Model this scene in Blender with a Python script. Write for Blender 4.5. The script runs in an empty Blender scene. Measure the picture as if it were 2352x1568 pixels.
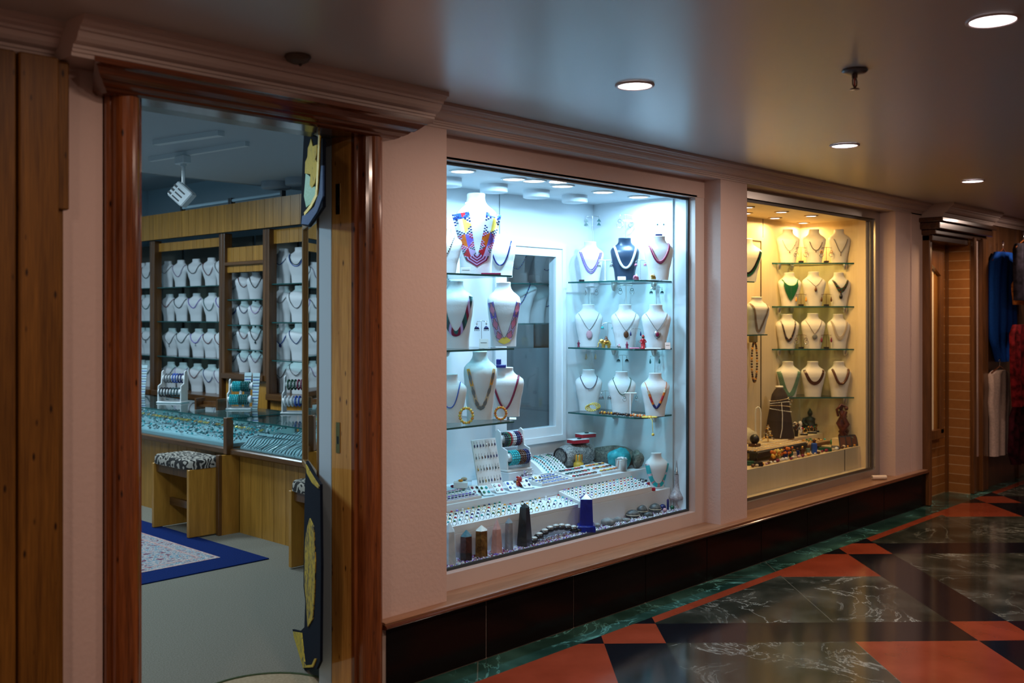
import bpy, math, random
from mathutils import Vector, Matrix
C = bpy.context.scene.collection
sc = bpy.context.scene
# ---------------------------------------------------------------- camera, world, exposure
TH = math.radians(43.6); CT, ST = math.cos(TH), math.sin(TH)
FPX, DD, HH = 2312.0, 3.12, 1.5
cd = bpy.data.cameras.new('camera'); cam = bpy.data.objects.new('camera', cd); C.objects.link(cam)
cam.location = (0, -DD, HH); cam.rotation_euler = (math.pi/2, 0, TH-math.pi/2)
cd.sensor_width = 36; cd.lens = FPX/2352*36; cd.shift_y = -59/2352; cd.clip_start = 0.05
cd.dof.use_dof = True; cd.dof.focus_distance = 5.4; cd.dof.aperture_fstop = 2.5
sc.camera = cam
w = bpy.data.worlds.new('world'); sc.world = w; w.use_nodes = True
w.node_tree.nodes['Background'].inputs[0].default_value = (0.5, 0.45, 0.42, 1)
w.node_tree.nodes['Background'].inputs[1].default_value = 0.02
sc.view_settings.view_transform = 'Standard'; sc.view_settings.look = 'None'
sc.view_settings.gamma = 1; sc.view_settings.exposure = 0.0
sc.cycles.use_denoising = True
sc.cycles.max_bounces = 8; sc.cycles.diffuse_bounces = 4; sc.cycles.transparent_max_bounces = 24
sc.cycles.caustics_reflective = False; sc.cycles.caustics_refractive = False
sc.cycles.sample_clamp_indirect = 4.0
R2 = lambda d: math.radians(d)

def ray(x, y):
    u = (x-1176)/FPX
    return (CT+u*ST, ST-u*CT, (725-y)/FPX)
def P(x, y, X=None, Y=None, Z=None):
    "the point of the place seen at photo position x, y on the plane X=, Y= or Z="
    d = ray(x, y)
    t = X/d[0] if X is not None else (Y+DD)/d[1] if Y is not None else (Z-HH)/d[2]
    return Vector((t*d[0], -DD+t*d[1], HH+t*d[2]))
def dep(X, Y): return X*CT+(Y+DD)*ST
def sz(px, X, Y): return px*dep(X, Y)/FPX

def area(name, loc, size, power, col, rx=0, ry=0, rz=0, shape='DISK', sizey=None, spread=None):
    l = bpy.data.lights.new(name, 'AREA'); l.shape = shape; l.size = size
    if sizey: l.size_y = sizey
    l.energy = power; l.color = col
    if spread: l.spread = spread
    o = bpy.data.objects.new(name, l); C.objects.link(o); o.location = loc; o.rotation_euler = (rx, ry, rz)
    return o
ZC = 2.38       # corridor ceiling
WARM = (1.0, 0.72, 0.58)
# corridor downlights (two rows); visible ones pixel-measured on the ceiling plane, others added out of view
CORR = [tuple(P(x, y, Z=ZC))[:2] for x, y in ((1458, 195), (1940, 333), (2234, 415), (2280, 45))] + [(5.4, -2.05), (7.4, -2.05), (1.35, -.68), (1.4, -2.05), (-.5, -2.05), (9.4, -.65)]
for x_, y_ in CORR:
    area('downlight_lamp', (x_, y_, ZC-.012), .13, 10.5 if x_ > 2 else (2.5 if y_ > -1 else 20.0), WARM)
# light of the display boxes and the shop
W1L = [tuple(P(x, y, Z=2.2))[:2] for x, y in ((1062, 392), (1180, 410), (1226, 414), (1292, 426), (1385, 440), (1467, 451))]
W2L = [tuple(P(x, y, Z=2.23))[:2] for x, y in ((1716, 475), (1712, 489), (1795, 486), (1780, 500), (1863, 495), (1845, 511))]
for x_, y_ in W1L:
    area('display_lamp', (x_, y_, 2.185), .09, 7.7, (.47, .76, 1.0))
for x_, y_ in W2L:
    area('display_lamp', (x_, y_, 2.20), .07, 5.2, (1.0, .58, .19))
for x_, y_, z_, p_ in [(2.6, 2.6, 2.5, 16), (3.2, 3.9, 2.5, 34), (3.0, 5.6, 2.8, 30), (1.4, 4.4, 2.75, 14), (1.0, 1.25, 2.5, 34)]:
    area('shop_fill_lamp', (x_, y_, z_), .5, p_, (.64, .86, 1.0))  # unseen lamps added to brighten the shelving, door jamb and shop

# ---------------------------------------------------------------- materials
MATS = {}
def nt(m): return m.node_tree.nodes, m.node_tree.links
def mat(name, col, rough=.5, metal=0.0, emit=None, es=1.0, spec=.5, coat=0.0, trans=0.0, bump=None):
    if name in MATS: return MATS[name]
    m = bpy.data.materials.new(name); m.use_nodes = True
    b = m.node_tree.nodes['Principled BSDF']
    b.inputs['Base Color'].default_value = (*col, 1); b.inputs['Roughness'].default_value = rough
    b.inputs['Metallic'].default_value = metal; b.inputs['Specular IOR Level'].default_value = spec
    b.inputs['Coat Weight'].default_value = coat; b.inputs['Coat Roughness'].default_value = .08
    b.inputs['Transmission Weight'].default_value = trans
    if emit: b.inputs['Emission Color'].default_value = (*emit, 1); b.inputs['Emission Strength'].default_value = es
    if bump:
        N, L = nt(m); tc = N.new('ShaderNodeTexCoord'); n = N.new('ShaderNodeTexNoise'); n.inputs['Scale'].default_value = bump[0]
        bp = N.new('ShaderNodeBump'); bp.inputs['Strength'].default_value = bump[1]; bp.inputs['Distance'].default_value = .01
        L.new(tc.outputs['Object'], n.inputs['Vector']); L.new(n.outputs['Fac'], bp.inputs['Height']); L.new(bp.outputs['Normal'], b.inputs['Normal'])
    MATS[name] = m; return m
def col(r, g, b):
    "plain sRGB 0-255 to linear"
    f = lambda v: (v/255/12.92) if v <= 10 else ((v/255+.055)/1.055)**2.4
    return (f(r), f(g), f(b))
def ramp(N, stops):
    r = N.new('ShaderNodeValToRGB'); e = r.color_ramp.elements
    e[0].position, e[0].color = stops[0][0], (*stops[0][1], 1)
    e[1].position, e[1].color = stops[-1][0], (*stops[-1][1], 1)
    for p, c in stops[1:-1]:
        k = e.new(p); k.color = (*c, 1)
    return r
def wood(name, dark, light, axis='Z', scale=6, rough=.35, coat=.0, knots=False, spec=.5):
    if name in MATS: return MATS[name]
    m = mat(name, light, rough, coat=coat, spec=spec); N, L = nt(m); b = N['Principled BSDF']
    tc = N.new('ShaderNodeTexCoord'); mp = N.new('ShaderNodeMapping')
    s = [scale*3]*3; s['XYZ'.index(axis)] = scale*.16; mp.inputs['Scale'].default_value = s
    n1 = N.new('ShaderNodeTexNoise'); n1.inputs['Scale'].default_value = 1.0; n1.inputs['Detail'].default_value = 7; n1.inputs['Distortion'].default_value = 1.6
    mp2 = N.new('ShaderNodeMapping'); s2 = [scale*16]*3; s2['XYZ'.index(axis)] = scale*.4; mp2.inputs['Scale'].default_value = s2
    n2 = N.new('ShaderNodeTexNoise'); n2.inputs['Detail'].default_value = 3
    mx = N.new('ShaderNodeMix'); mx.inputs[0].default_value = .45
    r = ramp(N, [(.32, dark), (.5, tuple((a+c_)/2 for a, c_ in zip(dark, light))), (.66, light)])
    L.new(tc.outputs['Object'], mp.inputs['Vector']); L.new(mp.outputs[0], n1.inputs['Vector'])
    L.new(tc.outputs['Object'], mp2.inputs['Vector']); L.new(mp2.outputs[0], n2.inputs['Vector'])
    L.new(n1.outputs['Fac'], mx.inputs[2]); L.new(n2.outputs['Fac'], mx.inputs[3]); L.new(mx.outputs[0], r.inputs['Fac'])
    out = r.outputs['Color']
    if knots:
        v = N.new('ShaderNodeTexVoronoi'); mp3 = N.new('ShaderNodeMapping'); s3 = [5.5]*3; s3['XYZ'.index(axis)] = 1.9; mp3.inputs['Scale'].default_value = s3
        rr = ramp(N, [(.06, (1, 1, 1)), (.15, (0, 0, 0))]); m2 = N.new('ShaderNodeMix'); m2.data_type = 'RGBA'
        L.new(tc.outputs['Object'], mp3.inputs['Vector']); L.new(mp3.outputs[0], v.inputs['Vector']); L.new(v.outputs['Distance'], rr.inputs['Fac'])
        L.new(rr.outputs['Color'], m2.inputs[0]); L.new(out, m2.inputs[6]); m2.inputs[7].default_value = (dark[0]*.25, dark[1]*.2, dark[2]*.2, 1)
        out = m2.outputs[2]
    L.new(out, b.inputs['Base Color']); return m
def glass(name, tint=(.93, .97, .98), refl=1.0, f0=.045, rough=0.0):
    "thin pane: transparent plus a mirror reflection that grows at grazing angles (same from both faces)"
    m = bpy.data.materials.new(name); m.use_nodes = True; N, L = nt(m); N.remove(N['Principled BSDF'])
    o = N['Material Output']; t = N.new('ShaderNodeBsdfTransparent'); g = N.new('ShaderNodeBsdfGlossy'); mx = N.new('ShaderNodeMixShader'); ge = N.new('ShaderNodeNewGeometry')
    t.inputs[0].default_value = (*tint, 1); g.inputs['Roughness'].default_value = rough
    vd = N.new('ShaderNodeVectorMath'); vd.operation = 'DOT_PRODUCT'; L.new(ge.outputs['Normal'], vd.inputs[0]); L.new(ge.outputs['Incoming'], vd.inputs[1])
    prev = vd.outputs['Value']
    for op, v in (('ABSOLUTE', None), ('SUBTRACT', 'r'), ('POWER', 5.0), ('MULTIPLY', (1-f0)*refl), ('ADD', f0*refl)):
        n = N.new('ShaderNodeMath'); n.operation = op; n.use_clamp = True
        if v == 'r': n.inputs[0].default_value = 1.0; L.new(prev, n.inputs[1])
        else:
            L.new(prev, n.inputs[0])
            if v is not None: n.inputs[1].default_value = v
        prev = n.outputs[0]
    L.new(prev, mx.inputs[0]); L.new(t.outputs[0], mx.inputs[1]); L.new(g.outputs[0], mx.inputs[2]); L.new(mx.outputs[0], o.inputs[0])
    MATS[name] = m; return m
G_PANE = glass('pane_glass'); G_SHELF = glass('shelf_glass', (.80, .93, .92)); G_CASE = glass('case_glass', (.88, .96, .97))
G_CLEAR = glass('clear_acrylic', (.86, .92, .95), 1.6)
M_PINK = mat('pink_plaster', (.56, .42, .37), .75, bump=(60, .15))
M_CORN = mat('cornice_paint', (.50, .40, .36), .6)
M_BOXW = mat('display_white', (.70, .76, .80), .45)
M_BOXC = wood('display_cream_board', (.66, .52, .30), (.76, .62, .40), 'Z', 2.2, .45)
M_WHITE = mat('white_plastic', (.78, .80, .80), .35)
M_BUST = mat('white_leatherette', (.74, .76, .78), .42, bump=(120, .08))
M_BUSTB = mat('navy_leatherette', (.022, .045, .085), .35)
M_BUSTK = mat('dark_brown_velvet', (.03, .018, .014), .8)
M_STEEL = mat('brushed_steel', (.55, .53, .50), .32, .9)
M_CHROME = mat('chrome', (.8, .8, .8), .12, 1.0)
M_SILVER = mat('silver', (.72, .73, .75), .22, 1.0)
M_GOLD = mat('gold_metal', (.95, .62, .16), .25, 1.0)
M_BLACK = mat('black_plastic', (.012, .012, .014), .3)
M_DARK = mat('dark_rubber', (.03, .035, .04), .5)
M_TEAL = mat('glass_edge', (.01, .09, .085), .15)
def wc(a, b): return (a, b)
M_REDW = wood('red_varnished_wood', (.045, .010, .003), (.27, .080, .018), 'Z', 5, .17, .35, True)
M_REDWX = wood('red_varnished_wood_long', (.028, .006, .003), (.17, .045, .012), 'X', 5, .2, .3)
M_HONEYJ = wood('honey_jamb_wood', (.34, .14, .025), (.74, .40, .10), 'Z', 4, .13, .5, True)
M_LEFTW = wood('amber_board_wood', (.060, .022, .003), (.20, .085, .012), 'Z', 4, .48, .0, True, spec=.2)
M_LEDGE = wood('ledge_top_wood', (.16, .07, .03), (.38, .21, .12), 'X', 4, .35, .2)
M_SHOPW = wood('shop_golden_wood', (.31, .135, .018), (.62, .285, .045), 'Z', 5, .35, .1)
M_SHOPD = wood('shop_brown_wood', (.05, .018, .005), (.19, .075, .02), 'Z', 5, .3, .15)
M_SHOPDY = wood('shop_brown_rail', (.05, .018, .005), (.19, .075, .02), 'Y', 5, .3, .15)

# ---------------------------------------------------------------- mesh builder
class MB:
    def __init__(s): s.v = []; s.f = []; s.m = []; s.ms = []; s.sm = []
    def mi(s, m):
        if m not in s.ms: s.ms.append(m)
        return s.ms.index(m)
    def add(s, vs, fs, m, smooth=False, M=None):
        o = len(s.v); i = s.mi(m) if not isinstance(m, list) else None
        s.v += [tuple(M @ Vector(v)) if M else tuple(v) for v in vs]
        for k, f in enumerate(fs):
            s.f.append([o+j for j in f]); s.m.append(i if i is not None else s.mi(m[k])); s.sm.append(smooth)
        return s
    def box(s, x0, x1, y0, y1, z0, z1, m, M=None, side=None):
        vs = [(x0, y0, z0), (x1, y0, z0), (x1, y1, z0), (x0, y1, z0), (x0, y0, z1), (x1, y0, z1), (x1, y1, z1), (x0, y1, z1)]
        fs = [(0, 3, 2, 1), (4, 5, 6, 7), (0, 1, 5, 4), (1, 2, 6, 5), (2, 3, 7, 6), (3, 0, 4, 7)]
        return s.add(vs, fs, [m, m, side, side, side, side] if side else m, M=M)
    def bbox(s, x0, x1, y0, y1, z0, z1, m, b=.004, M=None):
        "box with chamfered vertical and top edges"
        pl = [(x0+b, y0), (x1-b, y0), (x1, y0+b), (x1, y1-b), (x1-b, y1), (x0+b, y1), (x0, y1-b), (x0, y0+b)]
        cx, cy = (x0+x1)/2, (y0+y1)/2
        ins = [(cx+(x-cx)*(1-2*b/max(x1-x0, 1e-6)), cy+(y-cy)*(1-2*b/max(y1-y0, 1e-6))) for x, y in pl]
        rings = [[(x, y, z0+b) for x, y in pl], [(x, y, z1-b) for x, y in pl], [(x, y, z1) for x, y in ins]]
        rings.insert(0, [(x, y, z0) for x, y in ins])
        return s.loft(rings, m, M=M, smooth=False)
    def loft(s, rings, m, closed=True, cap=True, smooth=True, M=None, loop=False):
        n = len(rings[0]); vs = [p for r in rings for p in r]; fs = []
        R_ = len(rings)
        for i in range(R_ if loop else R_-1):
            for j in range(n if closed else n-1):
                a = i*n+j; b = i*n+(j+1) % n; i2 = (i+1) % R_; fs.append((a, b, i2*n+(j+1) % n, i2*n+j))
        s.add(vs, fs, m, smooth, M)
        if cap and closed and not loop:
            s.add(rings[0], [tuple(range(n))[::-1]], m, False, M); s.add(rings[-1], [tuple(range(n))], m, False, M)
        return s
    def lathe(s, prof, m, seg=20, M=None, smooth=True, c=(0, 0, 0), cap=True):
        rings = [[(c[0]+r*math.cos(2*math.pi*k/seg), c[1]+r*math.sin(2*math.pi*k/seg), c[2]+z) for k in range(seg)] for r, z in prof]
        return s.loft(rings, m, smooth=smooth, M=M, cap=cap)
    def cyl(s, c, r, h, m, seg=16, r2=None, M=None, smooth=True):
        return s.lathe([(r, 0), (r if r2 is None else r2, h)], m, seg, M, smooth, c)
    def tube(s, pts, r, m, seg=8, M=None, closed=False, cap=True):
        pts = [Vector(p) for p in pts]; n = len(pts); rings = []
        rr = r if isinstance(r, (list, tuple)) else [r]*n
        up = Vector((0, 0, 1)); prev = None
        for i, p in enumerate(pts):
            t = (pts[(i+1) % n]-pts[i-1]) if closed else (pts[min(i+1, n-1)]-pts[max(i-1, 0)])
            if t.length < 1e-9: t = Vector((0, 0, 1))
            t.normalize()
            if prev is None:
                a = up if abs(t.dot(up)) < .9 else Vector((1, 0, 0)); u = t.cross(a).normalized()
            else: u = (prev-t*prev.dot(t)).normalized()
            prev = u; v = t.cross(u)
            rings.append([tuple(p+(u*math.cos(2*math.pi*k/seg)+v*math.sin(2*math.pi*k/seg))*rr[i]) for k in range(seg)])
        return s.loft(rings, m, cap=cap and not closed, M=M, loop=closed)
    def ball(s, c, r, m, seg=8, rings=5, sc_=(1, 1, 1), M=None):
        vs = [(c[0], c[1], c[2]-r*sc_[2])]
        for i in range(1, rings):
            a = -math.pi/2+math.pi*i/rings
            for k in range(seg):
                b = 2*math.pi*k/seg; vs.append((c[0]+r*sc_[0]*math.cos(a)*math.cos(b), c[1]+r*sc_[1]*math.cos(a)*math.sin(b), c[2]+r*sc_[2]*math.sin(a)))
        vs.append((c[0], c[1], c[2]+r*sc_[2])); fs = []; T = len(vs)-1
        for k in range(seg):
            k2 = (k+1) % seg; fs.append((0, 1+k2, 1+k))
            for i in range(rings-2):
                a = 1+i*seg; fs.append((a+k, a+k2, a+seg+k2, a+seg+k))
            fs.append((T, T-seg+k, T-seg+k2))
        return s.add(vs, fs, m, True, M)
    def torus(s, c, R, r, m, seg=18, s2=6, axis='Z', M=None):
        pts = []
        for k in range(seg):
            a = 2*math.pi*k/seg; x, y = R*math.cos(a), R*math.sin(a)
            pts.append({'Z': (c[0]+x, c[1]+y, c[2]), 'Y': (c[0]+x, c[1], c[2]+y), 'X': (c[0], c[1]+x, c[2]+y)}[axis])
        return s.tube(pts, r, m, s2, M, closed=True)
    def mesh(s, name):
        me = bpy.data.meshes.new(name); me.from_pydata(s.v, [], s.f)
        for m in s.ms: me.materials.append(m)
        me.polygons.foreach_set('material_index', s.m); me.polygons.foreach_set('use_smooth', s.sm); me.update()
        return me
def TR(x=0, y=0, z=0, rz=0, rx=0, ry=0, s=1): return Matrix.Translation((x, y, z)) @ Matrix.Rotation(rz, 4, 'Z') @ Matrix.Rotation(ry, 4, 'Y') @ Matrix.Rotation(rx, 4, 'X') @ Matrix.Scale(s, 4)
def link(name, data, parent=None, loc=None, rz=0):
    o = bpy.data.objects.new(name, data); C.objects.link(o)
    if parent: o.parent = parent
    if loc is not None: o.location = loc
    o.rotation_euler = (0, 0, rz); return o
def tag(o, label=None, cat=None, group=None, kind=None):
    if label: o['label'] = label
    if cat: o['category'] = cat
    if group: o['group'] = group
    if kind: o['kind'] = kind
    return o
def thing(name, label, cat, loc=(0, 0, 0), rz=0, group=None):
    return tag(link(name, None, None, loc, rz), label, cat, group)
def part(name, mb, parent, label=None):
    o = link(name, mb.mesh(name) if isinstance(mb, MB) else mb, parent)
    if label: o['label'] = label
    return o
def solo(name, mb, label, cat, loc=(0, 0, 0), rz=0, group=None, kind=None):
    return tag(link(name, mb.mesh(name) if isinstance(mb, MB) else mb, None, loc, rz), label, cat, group, kind)
def struct(name, mb, parent=None, label=None):
    o = link(name, mb.mesh(name) if isinstance(mb, MB) else mb, parent)
    if not parent: o['kind'] = 'structure'
    if label: o['label'] = label
    return o
def sweep_x(mb, prof, x0, x1, m):
    "profile [(y,z)] swept along X, closed"
    mb.loft([[(x0, y, z) for y, z in prof], [(x1, y, z) for y, z in prof]], m, smooth=False); return mb

# ---------------------------------------------------------------- floor
def marble_floor():
    m = mat('inlaid_marble_floor', (.05, .06, .05), .12); N, L = nt(m); b = N['Principled BSDF']
    g = N.new('ShaderNodeNewGeometry'); sx = N.new('ShaderNodeSeparateXYZ'); L.new(g.outputs['Position'], sx.inputs[0])
    def mt(op, a, c_=None, d=None):
        n = N.new('ShaderNodeMath'); n.operation = op
        for i, v in enumerate((a, c_, d)):
            if v is None: continue
            if isinstance(v, (int, float)): n.inputs[i].default_value = v
            else: L.new(v, n.inputs[i])
        return n.outputs[0]
    X, Y = sx.outputs[0], sx.outputs[1]
    p = mt('MULTIPLY', mt('ADD', X, Y), .70711); q = mt('MULTIPLY', mt('SUBTRACT', X, Y), .70711)
    pm = mt('FLOORED_MODULO', mt('SUBTRACT', p, 2.39), 1.69); qm = mt('FLOORED_MODULO', mt('SUBTRACT', q, 2.74), 1.735)
    pb = mt('LESS_THAN', pm, .292); qb = mt('LESS_THAN', qm, .285)
    band = mt('MAXIMUM', pb, qb); cross = mt('MULTIPLY', pb, qb)
    bigr = mt('MULTIPLY', mt('GREATER_THAN', pm, 1.69-.54), mt('GREATER_THAN', qm, 1.735-.575))
    red = mt('MAXIMUM', cross, mt('MULTIPLY', bigr, mt('SUBTRACT', 1.0, band)))
    black = mt('MULTIPLY', band, mt('SUBTRACT', 1.0, cross))
    border = mt('GREATER_THAN', Y, -.168); stripe = mt('MULTIPLY', mt('GREATER_THAN', Y, -.232), mt('SUBTRACT', 1.0, border))
    red = mt('MAXIMUM', red, mt('MULTIPLY', stripe, mt('SUBTRACT', 1.0, black)))
    inb = mt('SUBTRACT', 1.0, border); red = mt('MULTIPLY', red, inb); black = mt('MULTIPLY', black, inb)
    # veined dark green marble
    n1 = N.new('ShaderNodeTexNoise'); n1.inputs['Scale'].default_value = 1.6; n1.inputs['Detail'].default_value = 9; n1.inputs['Distortion'].default_value = 2.2; n1.inputs['Roughness'].default_value = .62
    L.new(g.outputs['Position'], n1.inputs['Vector'])
    d1 = mt('ABSOLUTE', mt('SUBTRACT', n1.outputs['Fac'], .5))
    vr = ramp(N, [(0.0, (1, 1, 1)), (.006, (.3, .3, .3)), (.022, (0, 0, 0))]); L.new(d1, vr.inputs['Fac'])
    n2 = N.new('ShaderNodeTexNoise'); n2.inputs['Scale'].default_value = 3.5; n2.inputs['Detail'].default_value = 8
    L.new(g.outputs['Position'], n2.inputs['Vector'])
    br = ramp(N, [(.3, (.010, .014, .011)), (.48, (.022, .027, .021)), (.62, (.05, .055, .045)), (.8, (.13, .135, .12))]); L.new(n2.outputs['Fac'], br.inputs['Fac'])
    n3 = N.new('ShaderNodeTexNoise'); n3.inputs['Scale'].default_value = 2.3; n3.inputs['Detail'].default_value = 5; L.new(g.outputs['Position'], n3.inputs['Vector'])
    vm = mt('MULTIPLY', mt('MULTIPLY', vr.outputs['Color'], mt('MULTIPLY', mt('SUBTRACT', n3.outputs['Fac'], .42), 4.5)), .9)
    vmn = N.new('ShaderNodeClamp'); L.new(vm, vmn.inputs[0])
    def mix(f, a, c_):
        x = N.new('ShaderNodeMix'); x.data_type = 'RGBA'; L.new(f, x.inputs[0])
        for i, v in ((6, a), (7, c_)):
            if isinstance(v, tuple): x.inputs[i].default_value = (*v, 1)
            else: L.new(v, x.inputs[i])
        return x.outputs[2]
    marb = mix(vmn.outputs[0], br.outputs['Color'], (.36, .39, .36))
    # brighter teal marble in the border course
    bord = N.new('ShaderNodeMix'); bord.data_type = 'RGBA'; bord.blend_type = 'MULTIPLY'; bord.inputs[7].default_value = (.7, 1.9, 1.9, 1)
    L.new(border, bord.inputs[0]); L.new(marb, bord.inputs[6]); marb = bord.outputs[2]
    # joints between the slabs
    j1 = mt('LESS_THAN', mt('ABSOLUTE', mt('SUBTRACT', pm, 1.15)), .0025); j2 = mt('LESS_THAN', mt('ABSOLUTE', mt('SUBTRACT', qm, 1.16)), .0025)
    marb = mix(mt('MULTIPLY', mt('MAXIMUM', j1, j2), .5), marb, (.18, .18, .15))
    n4 = N.new('ShaderNodeTexNoise'); n4.inputs['Scale'].default_value = 5; n4.inputs['Detail'].default_value = 5; L.new(g.outputs['Position'], n4.inputs['Vector'])
    rr = ramp(N, [(.3, (.20, .034, .014)), (.7, (.28, .052, .024))]); L.new(n4.outputs['Fac'], rr.inputs['Fac'])
    c1 = mix(red, mix(black, marb, (.006, .007, .010)), rr.outputs['Color'])
    L.new(c1, b.inputs['Base Color'])
    rg = mt('ADD', mt('MULTIPLY', n2.outputs['Fac'], .06), .09); L.new(rg, b.inputs['Roughness'])
    return m
mb = MB(); mb.box(-1.2, 13, -4.6, 0.0, -.06, 0, marble_floor()); mb.box(7.9, 9.2, 0, .3, -.06, 0, MATS['inlaid_marble_floor'])
struct('floor', mb, label='polished inlaid marble floor in green, black and brick red')
def fabric_noise(name, a, b_, scale, rough=.95, bump=.4):
    m = mat(name, a, rough, spec=.1); N, L = nt(m); tc = N.new('ShaderNodeTexCoord'); n = N.new('ShaderNodeTexNoise'); n.inputs['Scale'].default_value = scale; n.inputs['Detail'].default_value = 5
    r = ramp(N, [(.35, a), (.65, b_)]); L.new(tc.outputs['Object'], n.inputs['Vector']); L.new(n.outputs['Fac'], r.inputs['Fac']); L.new(r.outputs['Color'], N['Principled BSDF'].inputs['Base Color'])
    bp = N.new('ShaderNodeBump'); bp.inputs['Strength'].default_value = bump; bp.inputs['Distance'].default_value = .004; L.new(n.outputs['Fac'], bp.inputs['Height']); L.new(bp.outputs['Normal'], N['Principled BSDF'].inputs['Normal'])
    return m
M_CARPET = fabric_noise('beige_carpet', (.165, .15, .115), (.25, .225, .18), 160)
mb = MB(); mb.box(-1.2, 6.0, .0, 7.6, -.06, 0, M_CARPET); struct('floor', mb, label='beige carpeted shop floor')
# ---------------------------------------------------------------- corridor ceiling, walls
mc = mat('glossy_ceiling_paint', (.50, .48, .47), .30, spec=1.0, bump=(3.0, .05))
mb = MB(); mb.box(-1.2, 13, -4.6, .14, ZC, ZC+.1, mc); mb.box(7.9, 13, .1, .4, ZC, ZC+.1, mc); struct('ceiling', mb, label='glossy white corridor ceiling')
mb = MB(); mb.box(-1.2, 13, -4.7, -4.6, 0, ZC, M_PINK); struct('wall_back', mb)
mb = MB(); mb.box(-1.3, -1.2, -4.7, .0, 0, ZC, M_PINK); struct('wall_left', mb)
mb = MB(); mb.box(13, 13.1, -4.7, .3, 0, ZC, M_PINK); struct('wall_right', mb)
# facade: piers and fascia
mb = MB()
YF = .03
mb.box(-1.2, 1.425, YF, .25, 0, ZC, M_PINK)                       # left of shop door
mb.box(2.53, 2.905, YF, .25, .27, ZC, M_PINK)                    # pier between door and first window
mb.box(2.52, 2.62, YF+.0, .25, 0, .27, M_PINK)
mb.box(5.062, 5.357, YF, .25, .27, ZC, M_PINK)                    # pier between windows
mb.box(7.513, 7.80, YF, .25, .27, ZC, M_PINK)
mb.box(7.80, 8.02, YF-.006, .25, .27, ZC, M_PINK)
mb.box(1.40, 2.56, YF, .25, 2.22, ZC, M_PINK)                      # over the door
mb.box(2.905, 5.062, .14, .2, 2.19, ZC, M_PINK)                   # fascia above the windows
mb.box(5.357, 7.513, .16, .2, 2.235, ZC, M_PINK)
mb.box(2.905, 5.062, YF, .2, 2.295, ZC, M_PINK)
mb.box(5.357, 7.513, YF, .2, 2.295, ZC, M_PINK)
mb.box(8.0, 13, .2, .3, 0, ZC, M_PINK)
struct('wall_front', mb, label='pink plastered shop front with piers between the display windows')
# plinth of black tiles
mblk = mat('black_tile', (.006, .004, .004), .20, spec=.15)
mgrout = mat('tile_grout', (.40, .32, .27), .8)
XT = [2.55]+[P(x, 1300, Y=0).x for x in (1117, 1318, 1482, 1623, 1748, 1854, 1948, 2030)]+[8.03]
mb = MB(); mb.box(2.53, 8.02, .004, .2, 0, .268, mgrout)
for a, b_ in zip(XT[:-1], XT[1:]): mb.bbox(a+.0035, b_-.0035, -.002, .02, .004, .262, mblk, .001)
struct('baseboard_front', mb, label='black glazed tile plinth under the display windows')
mb = MB()
prof = [(.2, .262), (.2, .288), (-.012, .288), (-.022, .285), (-.028, .279), (-.026, .272), (-.016, .268), (-.012, .262)]
sweep_x(mb, [(y, z) for y, z in prof[:4]]+[(-.02, .276), (.2, .276)], 2.53, 8.03, M_LEDGE)
pr2 = [(-.002+.024*math.cos(a)-.006, .268+.010*math.sin(a)) for a in [math.pi*(.35+1.1*k/10) for k in range(11)]]+[(.01, .255)]
sweep_x(mb, [(.01, .276)]+pr2, 2.53, 8.03, M_REDWX)
struct('trim_1', mb, label='varnished wooden ledge with rounded nosing')
# cornice
def cornice(mb, x0, x1, yo, zb, m):
    pr = [(.1, zb)]; n = 0; H = ZC-zb
    steps = [(0, 0), (-.006, 0), (-.006, .10), (-.012, .12), (-.012, .20), (-.018, .22), (-.018, .30), (-.028, .32), (-.040, .36), (-.050, .46), (-.056, .60), (-.066, .62), (-.066, .70), (-.080, .76), (-.088, .84), (-.096, .84), (-.096, 1.0)]
    pr += [(yo+dy, zb+dz*H) for dy, dz in steps]+[(.1, ZC)]
    sweep_x(mb, pr, x0, x1, m)
mb = MB(); cornice(mb, 2.6, 8.25, YF, 2.292, M_CORN); cornice(mb, -1.2, 1.26, YF-.01, 2.272, M_CORN)
cornice(mb, 1.26, 2.70, -.11, 2.272, M_CORN); cornice(mb, 8.0, 9.15, -.13, 2.268, M_CORN); cornice(mb, 9.15, 13, -.07, 2.30, M_CORN)
struct('trim_2', mb, label='stepped plaster cornice under the ceiling')
# left boards
mb = MB()
xa = P(40, 800, Y=-.06).x; xb = P(134, 800, Y=-.06).x
mb.bbox(xa-.5, xa-.003, -.06, .03, 0, 2.27, M_LEFTW, .004); mb.bbox(xa+.003, xb, -.066, .03, 0, 2.27, M_LEFTW, .004)
xc_ = P(141, 800, Y=-.02).x
mb.bbox(xb, xc_+.002, -.03, .03, 0, 2.27, M_LEFTW, .002); mb.bbox(xb, xc_+.014, -.045, .03, 1.82, 2.27, M_LEFTW, .004)
struct('trim_3', mb, label='tall amber wooden boards left of the shop door')
# ---------------------------------------------------------------- shop doorway
def column(x0, x1, z0, z1, mb, m, y0=YF, dep_=.085):
    n = 14; cx = (x0+x1)/2; pl = [(x0, y0), (x0, y0-.02), (x0+.008, y0-.024)]
    for k in range(n+1):
        a = math.pi*(1-k/n); pl.append((cx+((x1-x0)/2-.014)*math.cos(a), y0-.024-(dep_-.03)*math.sin(a)))
    pl += [(x1-.008, y0-.024), (x1, y0-.02), (x1, y0)]
    mb.loft([[(x, y, z0) for x, y in pl], [(x, y, z1) for x, y in pl]], m, smooth=False); return mb
d1 = link('door_1', None); tag(d1, 'shop doorway with rounded red varnished columns and crown', kind='structure')
part('casing', column(1.423, 1.540, 0, 2.2, MB(), M_REDW), d1)
part('casing', column(2.402, 2.535, 0, 2.2, MB(), M_REDW), d1)
mb = MB(); mb.box(1.42, 1.538, YF, .15, 0, 2.22, M_REDW); part('jamb', mb, d1)
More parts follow.
